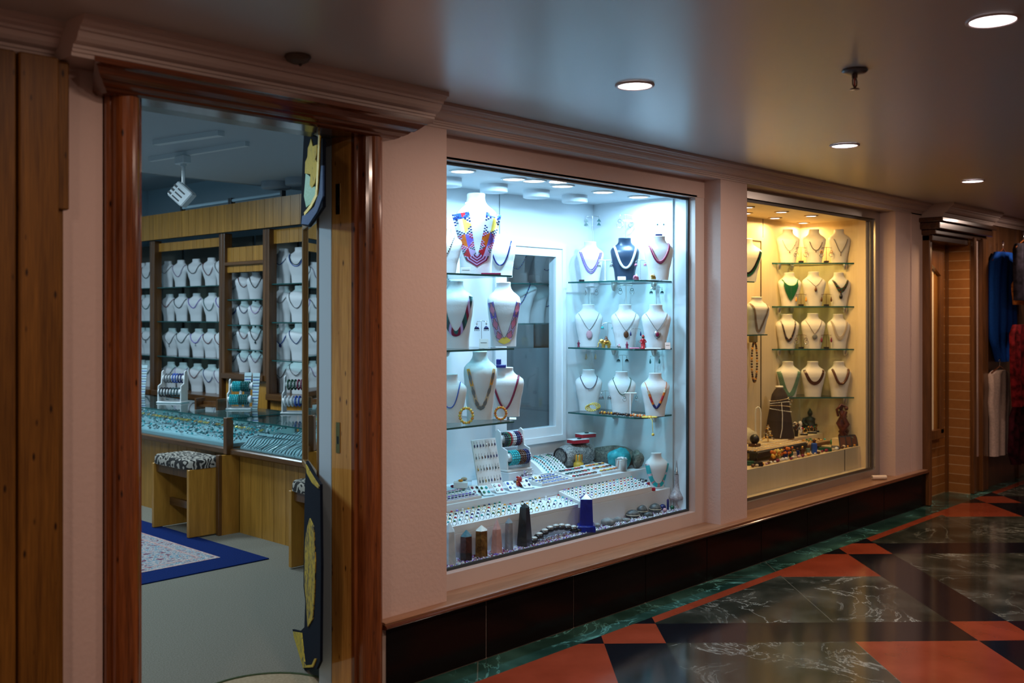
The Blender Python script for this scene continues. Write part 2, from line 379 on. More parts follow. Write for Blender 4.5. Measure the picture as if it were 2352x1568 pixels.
mb = MB(); mb.box(2.402, 2.54, YF, .155, 0, 2.22, M_HONEYJ); j = part('jamb', mb, d1, 'glossy honey pine door jamb with dark knots')
mstrike = mat('brass_strike', (.45, .33, .14), .3, 1.0)
for z in (1.96, 1.02):
    mb = MB(); mb.box(2.399, 2.4025, .10, .125, z-.06, z+.06, mstrike); mb.box(2.3985, 2.4, .107, .118, z-.025, z+.005, M_BLACK); part('strike_plate', mb, j)
mb = MB()
cp = [(.06, 2.195), (-.045, 2.195), (-.060, 2.20), (-.068, 2.206), (-.075, 2.207), (-.090, 2.214), (-.10, 2.222), (-.108, 2.222), (-.125, 2.232), (-.145, 2.248), (-.155, 2.252), (-.17, 2.254), (-.172, 2.270), (.06, 2.270)]
def crown(mb, x0, x1, inset, m):
    # mitred ends follow the profile
    r0 = []; r1 = []
    for y, z in cp:
        e = (-y-.045)*.75 if y < -.045 else 0
        r0.append((x0-e, y, z)); r1.append((x1+e, y, z))
    mb.loft([r0, r1], m, smooth=False)
crown(mb, 1.40, 2.555, 0, M_REDWX); part('crown', mb, d1)
mb = MB(); mb.box(1.538, 2.402, YF, .19, 2.205, 2.225, mat('lintel_grey', (.10, .11, .10), .25)); part('lintel', mb, d1)
mwh = mat('shop_white_wall', (.46, .60, .68), .6)
# shop shell
mb = MB(); mb.box(-1.2, 1.43, .25, .30, 0, 2.6, mwh); mb.box(1.3, 2.7, .19, .25, 2.22, 2.6, mwh)
mb.box(2.412, 2.9, .155, .25, 0, 2.6, mwh); mb.box(2.405, 2.53, .165, .245, 0, 2.3, mwh)
struct('wall_shop_front', mb)
mb = MB(); mb.box(5.3, 5.4, .76, 7.6, 0, 2.9, mwh); struct('wall_shop_right', mb)
mb = MB(); mb.box(-1.2, 5.4, 7.5, 7.6, 0, 2.9, mwh); struct('wall_shop_back', mb)
mb = MB(); mb.box(-1.2, -1.1, .25, 7.6, 0, 2.9, mwh); struct('wall_shop_left', mb)
mcl = mat('shop_ceiling_paint', (.42, .46, .50), .55)
mb = MB(); mb.box(-1.2, 5.4, .19, 4.3, 2.6, 2.66, mcl); mb.box(-1.2, 5.4, 4.28, 4.32, 2.6, 2.9, mcl); mb.box(-1.2, 5.4, 4.3, 7.6, 2.88, 2.95, mcl)
struct('ceiling', mb, label='pale grey shop ceiling')
# ---------------------------------------------------------------- display boxes
def ringframe(mb, x0, x1, z0, z1, ix0, ix1, iz0, iz1, y0, y1, m):
    "rectangular frame in the XZ plane, front y0, back y1"
    o = [(x0, z0), (x1, z0), (x1, z1), (x0, z1)]; i = [(ix0, iz0), (ix1, iz0), (ix1, iz1), (ix0, iz1)]
    vs = [(x, y0, z) for x, z in o]+[(x, y0, z) for x, z in i]+[(x, y1, z) for x, z in o]+[(x, y1, z) for x, z in i]
    fs = []
    for k in range(4):
        l = (k+1) % 4; fs += [(k, l, 4+l, 4+k), (8+l, 8+k, 12+k, 12+l), (4+k, 4+l, 12+l, 12+k), (l, k, 8+k, 8+l)]
    mb.add(vs, fs, m); return mb
M_FRAME = mat('painted_window_frame', (.56, .47, .44), .42)
M_GASK = mat('dark_gasket', (.02, .03, .035), .4)
w1 = tag(link('window_1', None), 'large display window lit cool blue', kind='structure')
mb = MB(); ringframe(mb, 2.905, 4.985, .288, 2.20, 2.985, 4.966, .362, 2.187, .14, .188, M_FRAME)
mb.box(4.987, 5.062, .142, .188, .288, 2.295, M_FRAME); part('frame', mb, w1)
mb = MB(); ringframe(mb, 2.97, 4.972, .352, 2.195, 2.999, 4.954, .374, 2.173, .182, .196, M_GASK); part('gasket', mb, w1)
mb = MB(); mb.box(2.98, 4.966, .187, .191, .362, 2.187, G_PANE); part('pane', mb, w1)
B1 = dict(x0=2.93, x1=4.955, yb=.888, zt=2.2)
mb = MB()
bx0, bx1 = P(1160, 800, Y=.888).x, P(1273, 800, Y=.888).x
bz0, bz1 = P(1273, 978, Y=.888).z, P(1273, 590, Y=.888).z
mb.box(2.9, bx0, .888, .93, .28, 2.26, M_BOXW); mb.box(bx1, 5.0, .888, .93, .28, 2.26, M_BOXW)
mb.box(bx0, bx1, .888, .93, .28, bz0, M_BOXW); mb.box(bx0, bx1, .888, .93, bz1, 2.26, M_BOXW)
mb.box(2.88, 2.93, .19, .93, .28, 2.26, M_BOXW)
mb.box(4.955, 5.0, .29, .93, .28, 2.26, M_BOXW); mb.box(4.968, 5.0, .19, .29, .28, 2.26, M_BOXW)
mb.box(2.88, 5.0, .19, .93, 2.2, 2.26, M_BOXW)
mb.box(2.9, 4.99, .195, .93, .28, .365, M_BOXW)
sx = P(1147, 470, Y=.888).x; mb.box(sx-.002, sx+.002, .885, .89, .6, 2.2, mat('panel_seam', (.25, .33, .36), .6))
struct('wall_display_cool', mb, label='white lined interior of the blue-lit display box')
# stepped plinths inside
mb = MB(); mb.bbox(2.935, 4.95, .30, .45, .367, .487, M_BOXW, .003); solo('display_riser', mb, 'long low white display step behind the crystal points in the blue-lit window', 'display step')
mb = MB(); mb.bbox(2.935, 4.95, .452, .885, .367, .590, M_BOXW, .003); solo('display_riser', mb, 'deep upper white display step against the back of the blue-lit window', 'display step')
# access window in the back panel
ab = tag(link('window_3', None), 'white framed access window in the back of the blue-lit display', kind='structure')
M_ABW = mat('white_gloss_paint', (.74, .80, .84), .3)
mb = MB(); ox1 = P(1302, 800, Y=.86).x; ox0 = P(1140, 800, Y=.86).x; oz0 = P(1302, 1010, Y=.86).z; oz1 = P(1302, 561, Y=.86).z
ringframe(mb, ox0, ox1, oz0, oz1, ox0+.035, ox1-.03, oz0+.035, oz1-.03, .866, .889, M_ABW)
ringframe(mb, ox0+.035, ox1-.03, oz0+.035, oz1-.03, bx0, bx1, bz0, bz1, .874, .889, M_ABW); part('frame', mb, ab)
mb = MB(); mb.box(bx0, bx1, .895, .899, bz0, bz1, G_PANE); part('pane', mb, ab)
mb = MB(); zmid = P(1215, 800, Y=.92).z; mb.box(bx0-.03, bx1+.03, .935, .95, bz0-.03, zmid, mat('slate_board', (.10, .125, .14), .6)); part('board', mb, ab, 'slate grey board covering the lower half of the pane')
# box 2
w2 = tag(link('window_2', None), 'display window with warm yellow light and steel frame', kind='structure')
mb = MB(); ringframe(mb, 5.357, 7.513, .288, 2.30, 5.40, 7.43, .335, 2.235, .15, .20, M_STEEL); part('frame', mb, w2)
mb = MB(); ringframe(mb, 5.39, 7.44, .33, 2.24, 5.41, 7.405, .352, 2.215, .172, .182, mat('bronze_gasket', (.07, .05, .03), .4)); part('gasket', mb, w2)
mb = MB(); mb.box(5.40, 7.43, .176, .180, .335, 2.235, G_PANE); part('pane', mb, w2)
mb = MB()
mb.box(5.30, 7.44, .743, .79, .28, 2.29, M_BOXC); mb.box(5.28, 5.33, .20, .79, .28, 2.29, M_BOXC); mb.box(7.385, 7.44, .205, .79, .28, 2.29, M_BOXC)
mb.box(5.28, 7.44, .20, .79, 2.23, 2.29, M_BOXC)
mb.box(5.33, 7.385, .25, .743, .30, .508, M_BOXC); mb.box(5.33, 7.385, .19, .26, .29, .345, M_BOXC)
ms2 = mat('dark_seam', (.06, .04, .02), .6)
px = P(1747, 700, Y=.743).x; mb.box(px-.004, px+.002, .737, .744, .55, P(1747, 553, Y=.743).z, ms2); mb.box(5.9, px, .737, .744, P(1747, 553, Y=.743).z-.006, P(1747, 553, Y=.743).z, ms2)
px = P(1752, 480, Y=.743).x; mb.box(px-.002, px+.001, .74, .744, P(1747, 545, Y=.743).z, 2.23, ms2)
px = P(1940, 1070, Y=.25).x; mb.box(px-.003, px+.003, .247, .252, .345, .505, ms2)
struct('wall_display_warm', mb, label='cream lined interior of the warm-lit display box')

# ---------------------------------------------------------------- lamps
M_LAMP = mat('lamp_disc', (1, 1, 1), .5, emit=(1.0, .88, .90), es=9.0)
M_LAMPC = mat('lamp_disc_cool', (1, 1, 1), .5, emit=(.92, .97, 1.0), es=7.0)
M_LAMPW = mat('lamp_disc_warm', (1, 1, 1), .5, emit=(1.0, .86, .82), es=6.0)
M_TRIM = mat('lamp_trim', (.55, .42, .40), .35)
def disc_mesh(r, m):
    mb = MB(); mb.lathe([(0.001, 0), (r, 0), (r, -.003), (.001, -.003)], m, 28, smooth=False, cap=False); return mb.mesh('diffuser')
def ring_mesh(r, m):
    mb = MB(); mb.lathe([(r, .0), (r+.012, .0), (r+.011, -.005), (r+.003, -.007), (r, -.003)], m, 28, cap=False); return mb.mesh('trim_ring')
lab = {0: 'round ceiling downlight above the blue-lit display window', 1: 'round ceiling downlight in front of the warm-lit display window', 2: 'round ceiling downlight farthest along, near the brick doorway', 3: 'large nearest round ceiling downlight at the top right corner'}
dm, rm = disc_mesh(.063, M_LAMP), ring_mesh(.063, M_TRIM)
for k, (x, y) in enumerate(CORR[:4]):
    t = thing('ceiling_downlight', lab[k], 'downlight', (x, y, ZC-.001), 0, 'corridor ceiling downlights')
    part('diffuser', dm, t); part('trim_ring', rm, t)
dm, rm = disc_mesh(.055, M_LAMPC), ring_mesh(.055, M_WHITE)
nth = ['leftmost', 'second', 'third', 'fourth', 'fifth', 'rightmost']
for k, (x, y) in enumerate(W1L):
    t = thing('display_downlight', f'{nth[k]} of the six round lamps in the blue-lit display ceiling', 'downlight', (x, y, 2.199), 0, 'lamps in the blue-lit display')
    part('diffuser', dm, t); part('trim_ring', rm, t)
dm, rm = disc_mesh(.040, M_LAMPW), ring_mesh(.040, mat('gold_trim', (.5, .35, .15), .3))
w2n = ['front left', 'back left', 'front middle', 'back middle', 'front right', 'back right']
for k, (x, y) in enumerate(W2L):
    t = thing('display_downlight', f'{w2n[k]} round lamp in the warm-lit display ceiling', 'downlight', (x, y, 2.229), 0, 'lamps in the warm-lit display')
    part('diffuser', dm, t); part('trim_ring', rm, t)
for k, (px, py) in enumerate(((1092, 402), (1195, 418), (1293, 432), (1377, 445))):
    q = P(px, py-4, Z=2.2)
    mb = MB(); r = .075; mb.lathe([(r, 0), (r, -.038), (r-.004, -.042), (.0, -.042)], M_BOXW, 28, cap=False)
    solo('surface_light_drum', mb, f'{["leftmost", "second", "third", "rightmost"][k]} unlit white drum light under the blue-lit display ceiling', 'ceiling light', (q.x+.03, .66, 2.2), 0, 'unlit drum lights')
# sprinkler
q = P(1963, 160, Z=ZC)
t = thing('fire_sprinkler', 'small dark fire sprinkler head hanging from the corridor ceiling', 'sprinkler', (q.x, q.y, ZC))
mbz = mat('sprinkler_bronze', (.06, .035, .03), .35, .8)
mb = MB(); mb.lathe([(.042, 0), (.046, -.004), (.040, -.011), (.014, -.016), (.0, -.016)], mat('sprinkler_rose', (.10, .10, .11), .35, .7), 24, cap=False); part('escutcheon', mb, t)
mb = MB(); mb.cyl((0, 0, -.030), .010, .016, mbz, 12)
for s in (-1, 1): mb.tube([(s*.009, 0, -.028), (s*.017, 0, -.040), (s*.015, 0, -.055), (0, 0, -.066)], .0028, mbz, 6)
mb.cyl((0, 0, -.060), .003, .03, mat('glass_bulb', (.2, .02, .02), .1), 8); part('yoke', mb, t)
mb = MB(); mb.lathe([(.001, -.066), (.016, -.068), (.018, -.071), (.001, -.070)], mbz, 12); part('deflector', mb, t)
q = P(684, 127, Z=ZC)
t = thing('smoke_detector', 'small brown round detector on the ceiling above the shop door', 'smoke detector', (q.x, q.y, ZC))
mb = MB(); mb.lathe([(.042, 0), (.045, -.006), (.036, -.02), (.022, -.027), (.0, -.028)], mat('aged_brown', (.07, .05, .035), .6), 20, cap=False); part('housing', mb, t)
mb = MB(); mb.ball((.01, 0, -.030), .006, M_BLACK); part('sensor', mb, t)
# white roll on the ledge
q = P(2019, 1096, Z=.305)
mb = MB(); mr = mat('cream_roll', (.68, .56, .44), .5)
M = TR(rz=R2(-40)) @ Matrix.Rotation(math.pi/2, 4, 'Y')
mb.lathe([(.010, -.055), (.016, -.055), (.017, -.05), (.017, .05), (.016, .055), (.010, .055), (.010, -.055)], mr, 16, M=M, cap=False)
solo('paper_roll', mb, 'small cream roll lying on the wooden ledge beside the last pier', 'roll', (q.x, min(q.y, .09), .305))

# ---------------------------------------------------------------- brick doorway at the far right
def planks(name, a, b_, step, mort, mcol):
    m = mat(name, a, .45); N, L = nt(m); tc = N.new('ShaderNodeNewGeometry'); s = N.new('ShaderNodeSeparateXYZ'); L.new(tc.outputs['Position'], s.inputs[0])
    def mt(op, x, y=None):
        n = N.new('ShaderNodeMath'); n.operation = op
        for i, v in enumerate((x, y)):
            if v is None: continue
            if isinstance(v, (int, float)): n.inputs[i].default_value = v
            else: L.new(v, n.inputs[i])
        return n.outputs[0]
    z = mt('DIVIDE', s.outputs[2], step); fr = mt('FRACT', z); fl = mt('FLOOR', z)
    wn = N.new('ShaderNodeTexWhiteNoise'); wn.noise_dimensions = '1D'; L.new(fl, wn.inputs['W'])
    ns = N.new('ShaderNodeTexNoise'); ns.inputs['Scale'].default_value = 30; L.new(tc.outputs['Position'], ns.inputs['Vector'])
    r = ramp(N, [(.2, a), (.8, b_)]); L.new(mt('ADD', mt('MULTIPLY', wn.outputs['Value'], .5), mt('MULTIPLY', ns.outputs['Fac'], .5)), r.inputs['Fac'])
    mx = N.new('ShaderNodeMix'); mx.data_type = 'RGBA'; L.new(mt('LESS_THAN', fr, mort), mx.inputs[0]); L.new(r.outputs['Color'], mx.inputs[6]); mx.inputs[7].default_value = (*mcol, 1)
    L.new(mx.outputs[2], N['Principled BSDF'].inputs['Base Color']); return m
M_BRK = planks('golden_brick', (.26, .10, .020), (.36, .15, .035), .0785, .075, (.50, .34, .18))
d2 = tag(link('door_2', None), 'recessed brick doorway with dark wooden casing at the right', kind='structure')
mb = MB(); mb.box(8.02, 8.80, .12, .2, 0, 2.25, M_BRK); part('brick_wall', mb, d2)
mb = MB(); mb.box(8.78, 8.86, -.07, .15, 0.0, 2.25, M_BRK); part('brick_wall', mb, d2)
mb = MB(); mb.box(8.745, 8.79, .10, .13, 0, 2.25, M_SHOPD); part('corner_strip', mb, d2)
mb = MB(); mb.bbox(8.015, 8.062, -.035, .12, 0, 2.16, M_SHOPD, .006); part('casing', mb, d2)
mb = MB(); mb.bbox(8.80, 8.865, -.10, -.04, 0, 2.16, M_SHOPD, .006); part('casing', mb, d2)
mb = MB(); mb.bbox(8.98, 9.12, -.11, -.02, 0, 2.16, M_SHOPD, .006); part('casing', mb, d2)
mb = MB(); mb.box(8.86, 8.99, -.075, -.02, .30, 2.16, M_PINK); part('plaster_strip', mb, d2)
mb = MB(); mb.box(8.86, 8.99, -.08, -.02, .0, .30, M_SHOPD); part('skirting', mb, d2)
M_DKX = wood('dark_crown_wood', (.02, .006, .002), (.09, .035, .012), 'X', 5, .25, .3)
mb = MB()
for yo, z0, z1, e in ((-.06, 2.09, 2.14, 0), (-.09, 2.14, 2.18, .02), (-.13, 2.18, 2.235, .05), (-.16, 2.235, 2.27, .07)): mb.bbox(8.015-e, 9.12+e, yo, .12, z0, z1, M_DKX, .006)
part('crown', mb, d2)
# small arched window in the brick
wi = thing('arched_window_frame', 'narrow arched wooden window frame set in the golden brick wall', 'window frame', (0, 0, 0))
a0 = P(2131, 800, Y=.1).x; a1 = P(2160, 800, Y=.1).x; z0 = P(2150, 996, Y=.1).z; z1 = P(2150, 578, Y=.1).z; i1 = P(2153, 800, Y=.1).x
mb = MB(); mb.bbox(a0-.2, a0-.03, .085, .12, z0, z1, M_SHOPD, .004); mb.bbox(i1, a1, .07, .12, z0, z1, M_SHOPD, .004); mb.bbox(a0-.2, a1, .07, .12, z0-.04, z0+.04, M_SHOPD, .004)
arc = [(i1, z1-.20)]+[(i1-(i1-a0+.2)*k/8, z1-.20+.13*math.sin(math.pi/2*k/8)) for k in range(1, 9)]
for (xa_, za_), (xb_, zb_) in zip(arc[:-1], arc[1:]): mb.add([(xa_, .07, za_), (xb_, .07, zb_), (xb_, .07, z1), (xa_, .07, z1)], [(0, 1, 2, 3)], M_SHOPD); mb.add([(xa_, .07, za_), (xb_, .07, zb_), (xb_, .119, zb_), (xa_, .119, za_)], [(0, 1, 2, 3)], M_SHOPD)
part('frame', mb, wi)
mb = MB(); mcur = mat('cream_curtain', (.85, .72, .48), .8); pts = []
xm = P(2148, 800, Y=.1).x
for k in range(13): xx = a0-.15+(xm-a0+.15)*k/12; pts.append((xx, .108+.006*math.sin(k*2.2)))
mb.loft([[(x, y, z0+.03) for x, y in pts], [(x, y, z1-.06) for x, y in pts]], mcur, closed=False, cap=False); part('curtain', mb, wi)
mb = MB(); mb.box(xm, i1+.01, .10, .115, z0+.03, z1-.06, wood('orange_shutter', (.20, .08, .01), (.42, .19, .04), 'Z', 6, .4)); part('shutter', mb, wi)
area('brick_niche_fill', (8.3, -.25, 2.05), .1, 4.5, (1, .62, .34))  # no fixture here: lamp added to brighten the niche and curtain
q = P(2238, 1095, Y=-.09)
t = thing('wall_socket', 'white double socket plate low on the dark skirting by the brick doorway', 'socket', (q.x, -.083, q.z))
mb = MB(); mb.bbox(-.035, .035, -.008, .003, -.05, .05, M_WHITE, .003); part('face_plate', mb, t)
for z_ in (.012, -.03): mb = MB(); mb.box(-.012, .012, -.0095, -.007, z_, z_+.018, M_DARK); part('socket_hole', mb, t)
# panelled wall beyond
M_PANW = wood('dark_panel_wood', (.05, .02, .008), (.13, .06, .025), 'Z', 3, .32, .2)
mb = MB(); mb.box(9.12, 13, -.06, .2, 0, 2.30, M_PANW); mb.box(9.12, 9.16, -.075, -.05, 0, 2.3, M_SHOPD); mb.box(10.02, 10.08, -.08, -.05, 0, 2.3, M_SHOPD); struct('wall_panelled', mb, label='dark wood panelled wall with clothes hung on it')
def garment(name, label, cat, outline, y0, m, waves=5, amp=.012, hanger=True, vneck=False):
    "outline: (px_left, px_right, py) rows top to bottom, hung just off the wall plane y0"
    rows = [(P(l, y, Y=y0).x, P(r, y, Y=y0).x, P((l+r)/2, y, Y=y0).z) for l, r, y in outline]
    xc = sum(r[0]+r[1] for r in rows)/2/len(rows); t = thing(name, label, cat, (xc, y0, rows[0][2]))
    for sgn, th in ((1, .0), (-1, .02)):
        pass
    n = 22; rings = []
    for i, (l, r, z) in enumerate(rows):
        ring = []
        f = i/(len(rows)-1)
        for k in range(n): u = k/(n-1); ring.append((l+(r-l)*u-xc, -.03-.03*math.sin(math.pi*u)*(1-.3*f)+amp*(.3+f)*math.sin(u*waves*2*math.pi+i*.5), z-rows[0][2]))
        for k in range(n): u = 1-k/(n-1); ring.append((l+(r-l)*u-xc, .015+.006*math.sin(u*waves*6), z-rows[0][2]))
        rings.append(ring)
    mb = MB(); mb.loft(rings, m, cap=True); part('cloth', mb, t)
    if hanger:
        mb = MB(); wd = (rows[1][1]-rows[1][0])*.45; dz = rows[1][2]-rows[0][2]
        mb.tube([(-wd, -.01, dz+.015), (0, -.012, .035), (wd, -.01, dz+.015)], .006, M_REDW, 6); mb.tube([(0, -.012, .03), (0, -.012, .06), (.018, -.012, .085), (0, -.012, .105), (-.02, -.012, .085)], .003, M_CHROME, 6); part('hanger', mb, t)
    return t
def cloth(name, c, rough=.85): return fabric_noise(name, c, tuple(v*1.25 for v in c), 60, rough)
garment('blue_dress', 'long royal blue dress on a hanger, hung above the white top', 'dress', [(2287, 2318, 580), (2275, 2326, 605), (2272, 2328, 640), (2272, 2330, 740), (2274, 2326, 775), (2282, 2314, 800), (2290, 2304, 830)], -.10, cloth('royal_blue_cloth', (.006, .05, .27)), 4)
garment('white_top', 'sleeveless white top on a hanger below the blue dress', 'top', [(2283, 2300, 850), (2272, 2312, 858), (2275, 2311, 890), (2272, 2314, 920), (2276, 2310, 960), (2276, 2311, 1043)], -.12, cloth('ivory_knit', (.46, .36, .32)), 3, .006)
for k, (ol, c, lb) in enumerate([
    ([(2335, 2352, 560), (2330, 2368, 575), (2332, 2366, 690)], (.015, .012, .02), 'black sleeved garment hung highest at the right edge'),
    ([(2335, 2362, 640), (2326, 2372, 655), (2330, 2370, 700)], (.42, .14, .03), 'orange patterned blouse hung over the red garments'),
    ([(2330, 2360, 745), (2322, 2372, 765), (2324, 2372, 860), (2328, 2370, 930)], (.13, .007, .010), 'red embroidered jacket hung in the middle at the right edge'),
    ([(2330, 2360, 930), (2322, 2372, 950), (2318, 2374, 1030), (2326, 2370, 1060)], (.035, .004, .009), 'dark maroon dress hung lowest at the right edge')]):
    garment('hanging_garment', lb, 'garment', ol, (-.30, -.22, -.30, -.22)[k], fabric_noise('garment_cloth_%d' % k, tuple(v*.25 for v in c), tuple(v*1.6 for v in c), 18, .8), 5, .016, k in (0, 1))
# ---------------------------------------------------------------- busts and necklaces
PROF = {
 'std': [(0, .29, .15, .02), (.2, .32, .15, .01), (.42, .38, .16, -.01), (.58, .42, .17, -.025), (.68, .44, .165, -.02), (.745, .425, .15, 0), (.79, .37, .13, .02), (.835, .28, .12, .035), (.88, .215, .12, .04), (.93, .19, .125, .035), (1.0, .195, .135, .025)],
 'tall': [(0, .30, .10, .06), (.12, .30, .10, .05), (.35, .33, .12, .02), (.55, .37, .14, -.02), (.70, .39, .15, -.03), (.78, .37, .14, 0), (.83, .30, .12, .03), (.88, .20, .11, .05), (.94, .165, .11, .05), (1.0, .17, .12, .04)],
 'slim': [(0, .26, .09, .03), (.2, .27, .09, .02), (.45, .33, .10, -.02), (.62, .40, .11, -.04), (.72, .42, .10, -.03), (.79, .36, .09, 0), (.85, .25, .09, .04), (.91, .17, .10, .06), (1.0, .165, .11, .06)],
 'cone': [(0, .50, .20, 0), (.3, .42, .18, 0), (.6, .33, .16, 0), (.8, .27, .14, 0), (.88, .2, .11, 0), (.93, .13, .12, 0), (.945, .10, .10, 0)],
}
def prof_at(pr, z):
    if z <= pr[0][0]: return pr[0][1:]
    for i in range(len(pr)-1):
        if z <= pr[i+1][0]:
            t = (z-pr[i][0])/(pr[i+1][0]-pr[i][0]); t = t*t*(3-2*t)*.5+t*.5
            return tuple(a+(b-a)*t for a, b in zip(pr[i][1:], pr[i+1][1:]))
    return pr[-1][1:]
def front(pr, x, z):
    a, b, yo = prof_at(pr, z); q = min(abs(x)/a, .999)
    return yo-b*(1-q**2.3)**(1/2.3)
_bm = {}
def bust_mesh(kind, h, m, wd=1.0):
    k = (kind, round(h, 3), m.name, wd)
    if k in _bm: return _bm[k]
    pr = PROF[kind]; rings = []; n = 26; zt = pr[-1][0]
    for i in range(23):
        z = zt*i/22; a, b, yo = prof_at(pr, z); r = []
        for j in range(n):
            t = 2*math.pi*j/n; c_, s_ = math.cos(t), math.sin(t)
            x = a*math.copysign(abs(c_)**.87, c_); y = (b if s_ < 0 else b*.45)*math.copysign(abs(s_)**.87, s_)
            r.append((x*h*wd, (yo+y)*h, z*h))
        rings.append(r)
    a, b, yo = prof_at(pr, zt); mb = MB(); mb.loft(rings, m); top = rings[-1]
    mb.loft([top, [((x)*.93, yo*h+(y-yo*h)*.93, z+h*.012) for x, y, z in top], [(x*.8, yo*h+(y-yo*h)*.8, z+h*.014) for x, y, z in top]], m)
    _bm[k] = mb.mesh('necklace_bust'); return _bm[k]
def bust(label, loc, h, rz, kind='std', m=None, wd=1.0, group='white necklace busts'):
    m = m or M_BUST
    o = tag(link('necklace_bust', bust_mesh(kind, h, m, wd), None, loc, rz), label, 'necklace bust', group); return dict(o=o, kind=kind, h=h, rz=rz, loc=loc, wd=wd)
def npath(B, zb, zs=.84, p=1.9, xs=.27, off=.012, n=60, lift=0.0):
    "points from shoulder to shoulder over the chest"
    pr = PROF[B['kind']]; h = B['h']; out = []
    for i in range(n+1):
        s = -1+2*i/n; z = zb+(zs-zb)*abs(s)**p; a = prof_at(pr, z)[0]
        x = xs*math.copysign(abs(s)**.9, s); x = max(-a*.985, min(a*.985, x))
        y = front(pr, x, z)-off/h; out.append(Vector((x*h*B['wd'], y*h, z*h)))
    return out
def back_arc(B, pts, off=.004, n=8):
    pr = PROF[B['kind']]; h = B['h']; a0, a1 = pts[0], pts[-1]; out = []
    for i in range(1, n):
        t = i/n; x = a1.x+(a0.x-a1.x)*(.5-.5*math.cos(math.pi*t)); z = a1.z+math.sin(math.pi*t)*.05*h
        a, b, yo = prof_at(pr, z/h); y = a1.y+(yo*h+b*.5*h+off-a1.y)*math.sin(math.pi*t); out.append(Vector((x, y, z)))
    return out
def resample(pts, step):
    out = [pts[0]]; acc = 0
    for a, b in zip(pts[:-1], pts[1:]):
        d = (b-a).length; pos = step-acc
        while pos <= d: out.append(a+(b-a)*(pos/max(d, 1e-9))); pos += step
        acc = (acc+d) % step if d else acc
    return out
BC = {}
def bead(name, c, rough=.25, metal=0.0):
    if name not in BC: BC[name] = mat('bead_'+name, c, rough, metal)
    return BC[name]
K = dict(teal=(.01, .13, .13), dteal=(.008, .05, .06), navy=(.01, .02, .12), blue=(.03, .10, .45), black=(.012, .012, .016), white=(.72, .74, .76), pearl=(.62, .55, .48), red=(.45, .02, .03), maroon=(.20, .01, .05), purple=(.20, .12, .55), lilac=(.50, .36, .62), turq=(.02, .42, .46), green=(.015, .17, .07), jade=(.20, .30, .22), amber=(.75, .32, .03), yellow=(.75, .55, .10), brown=(.10, .035, .015), orange=(.70, .16, .02), pink=(.65, .20, .32), grey=(.16, .17, .18), gold=(.8, .5, .12), silver=(.6, .6, .62), rose=(.60, .34, .40), dgreen=(.01, .09, .05), cream=(.62, .50, .34))
def bm_(c): return bead(c, K[c], .22, .9 if c in ('gold', 'silver') else 0)
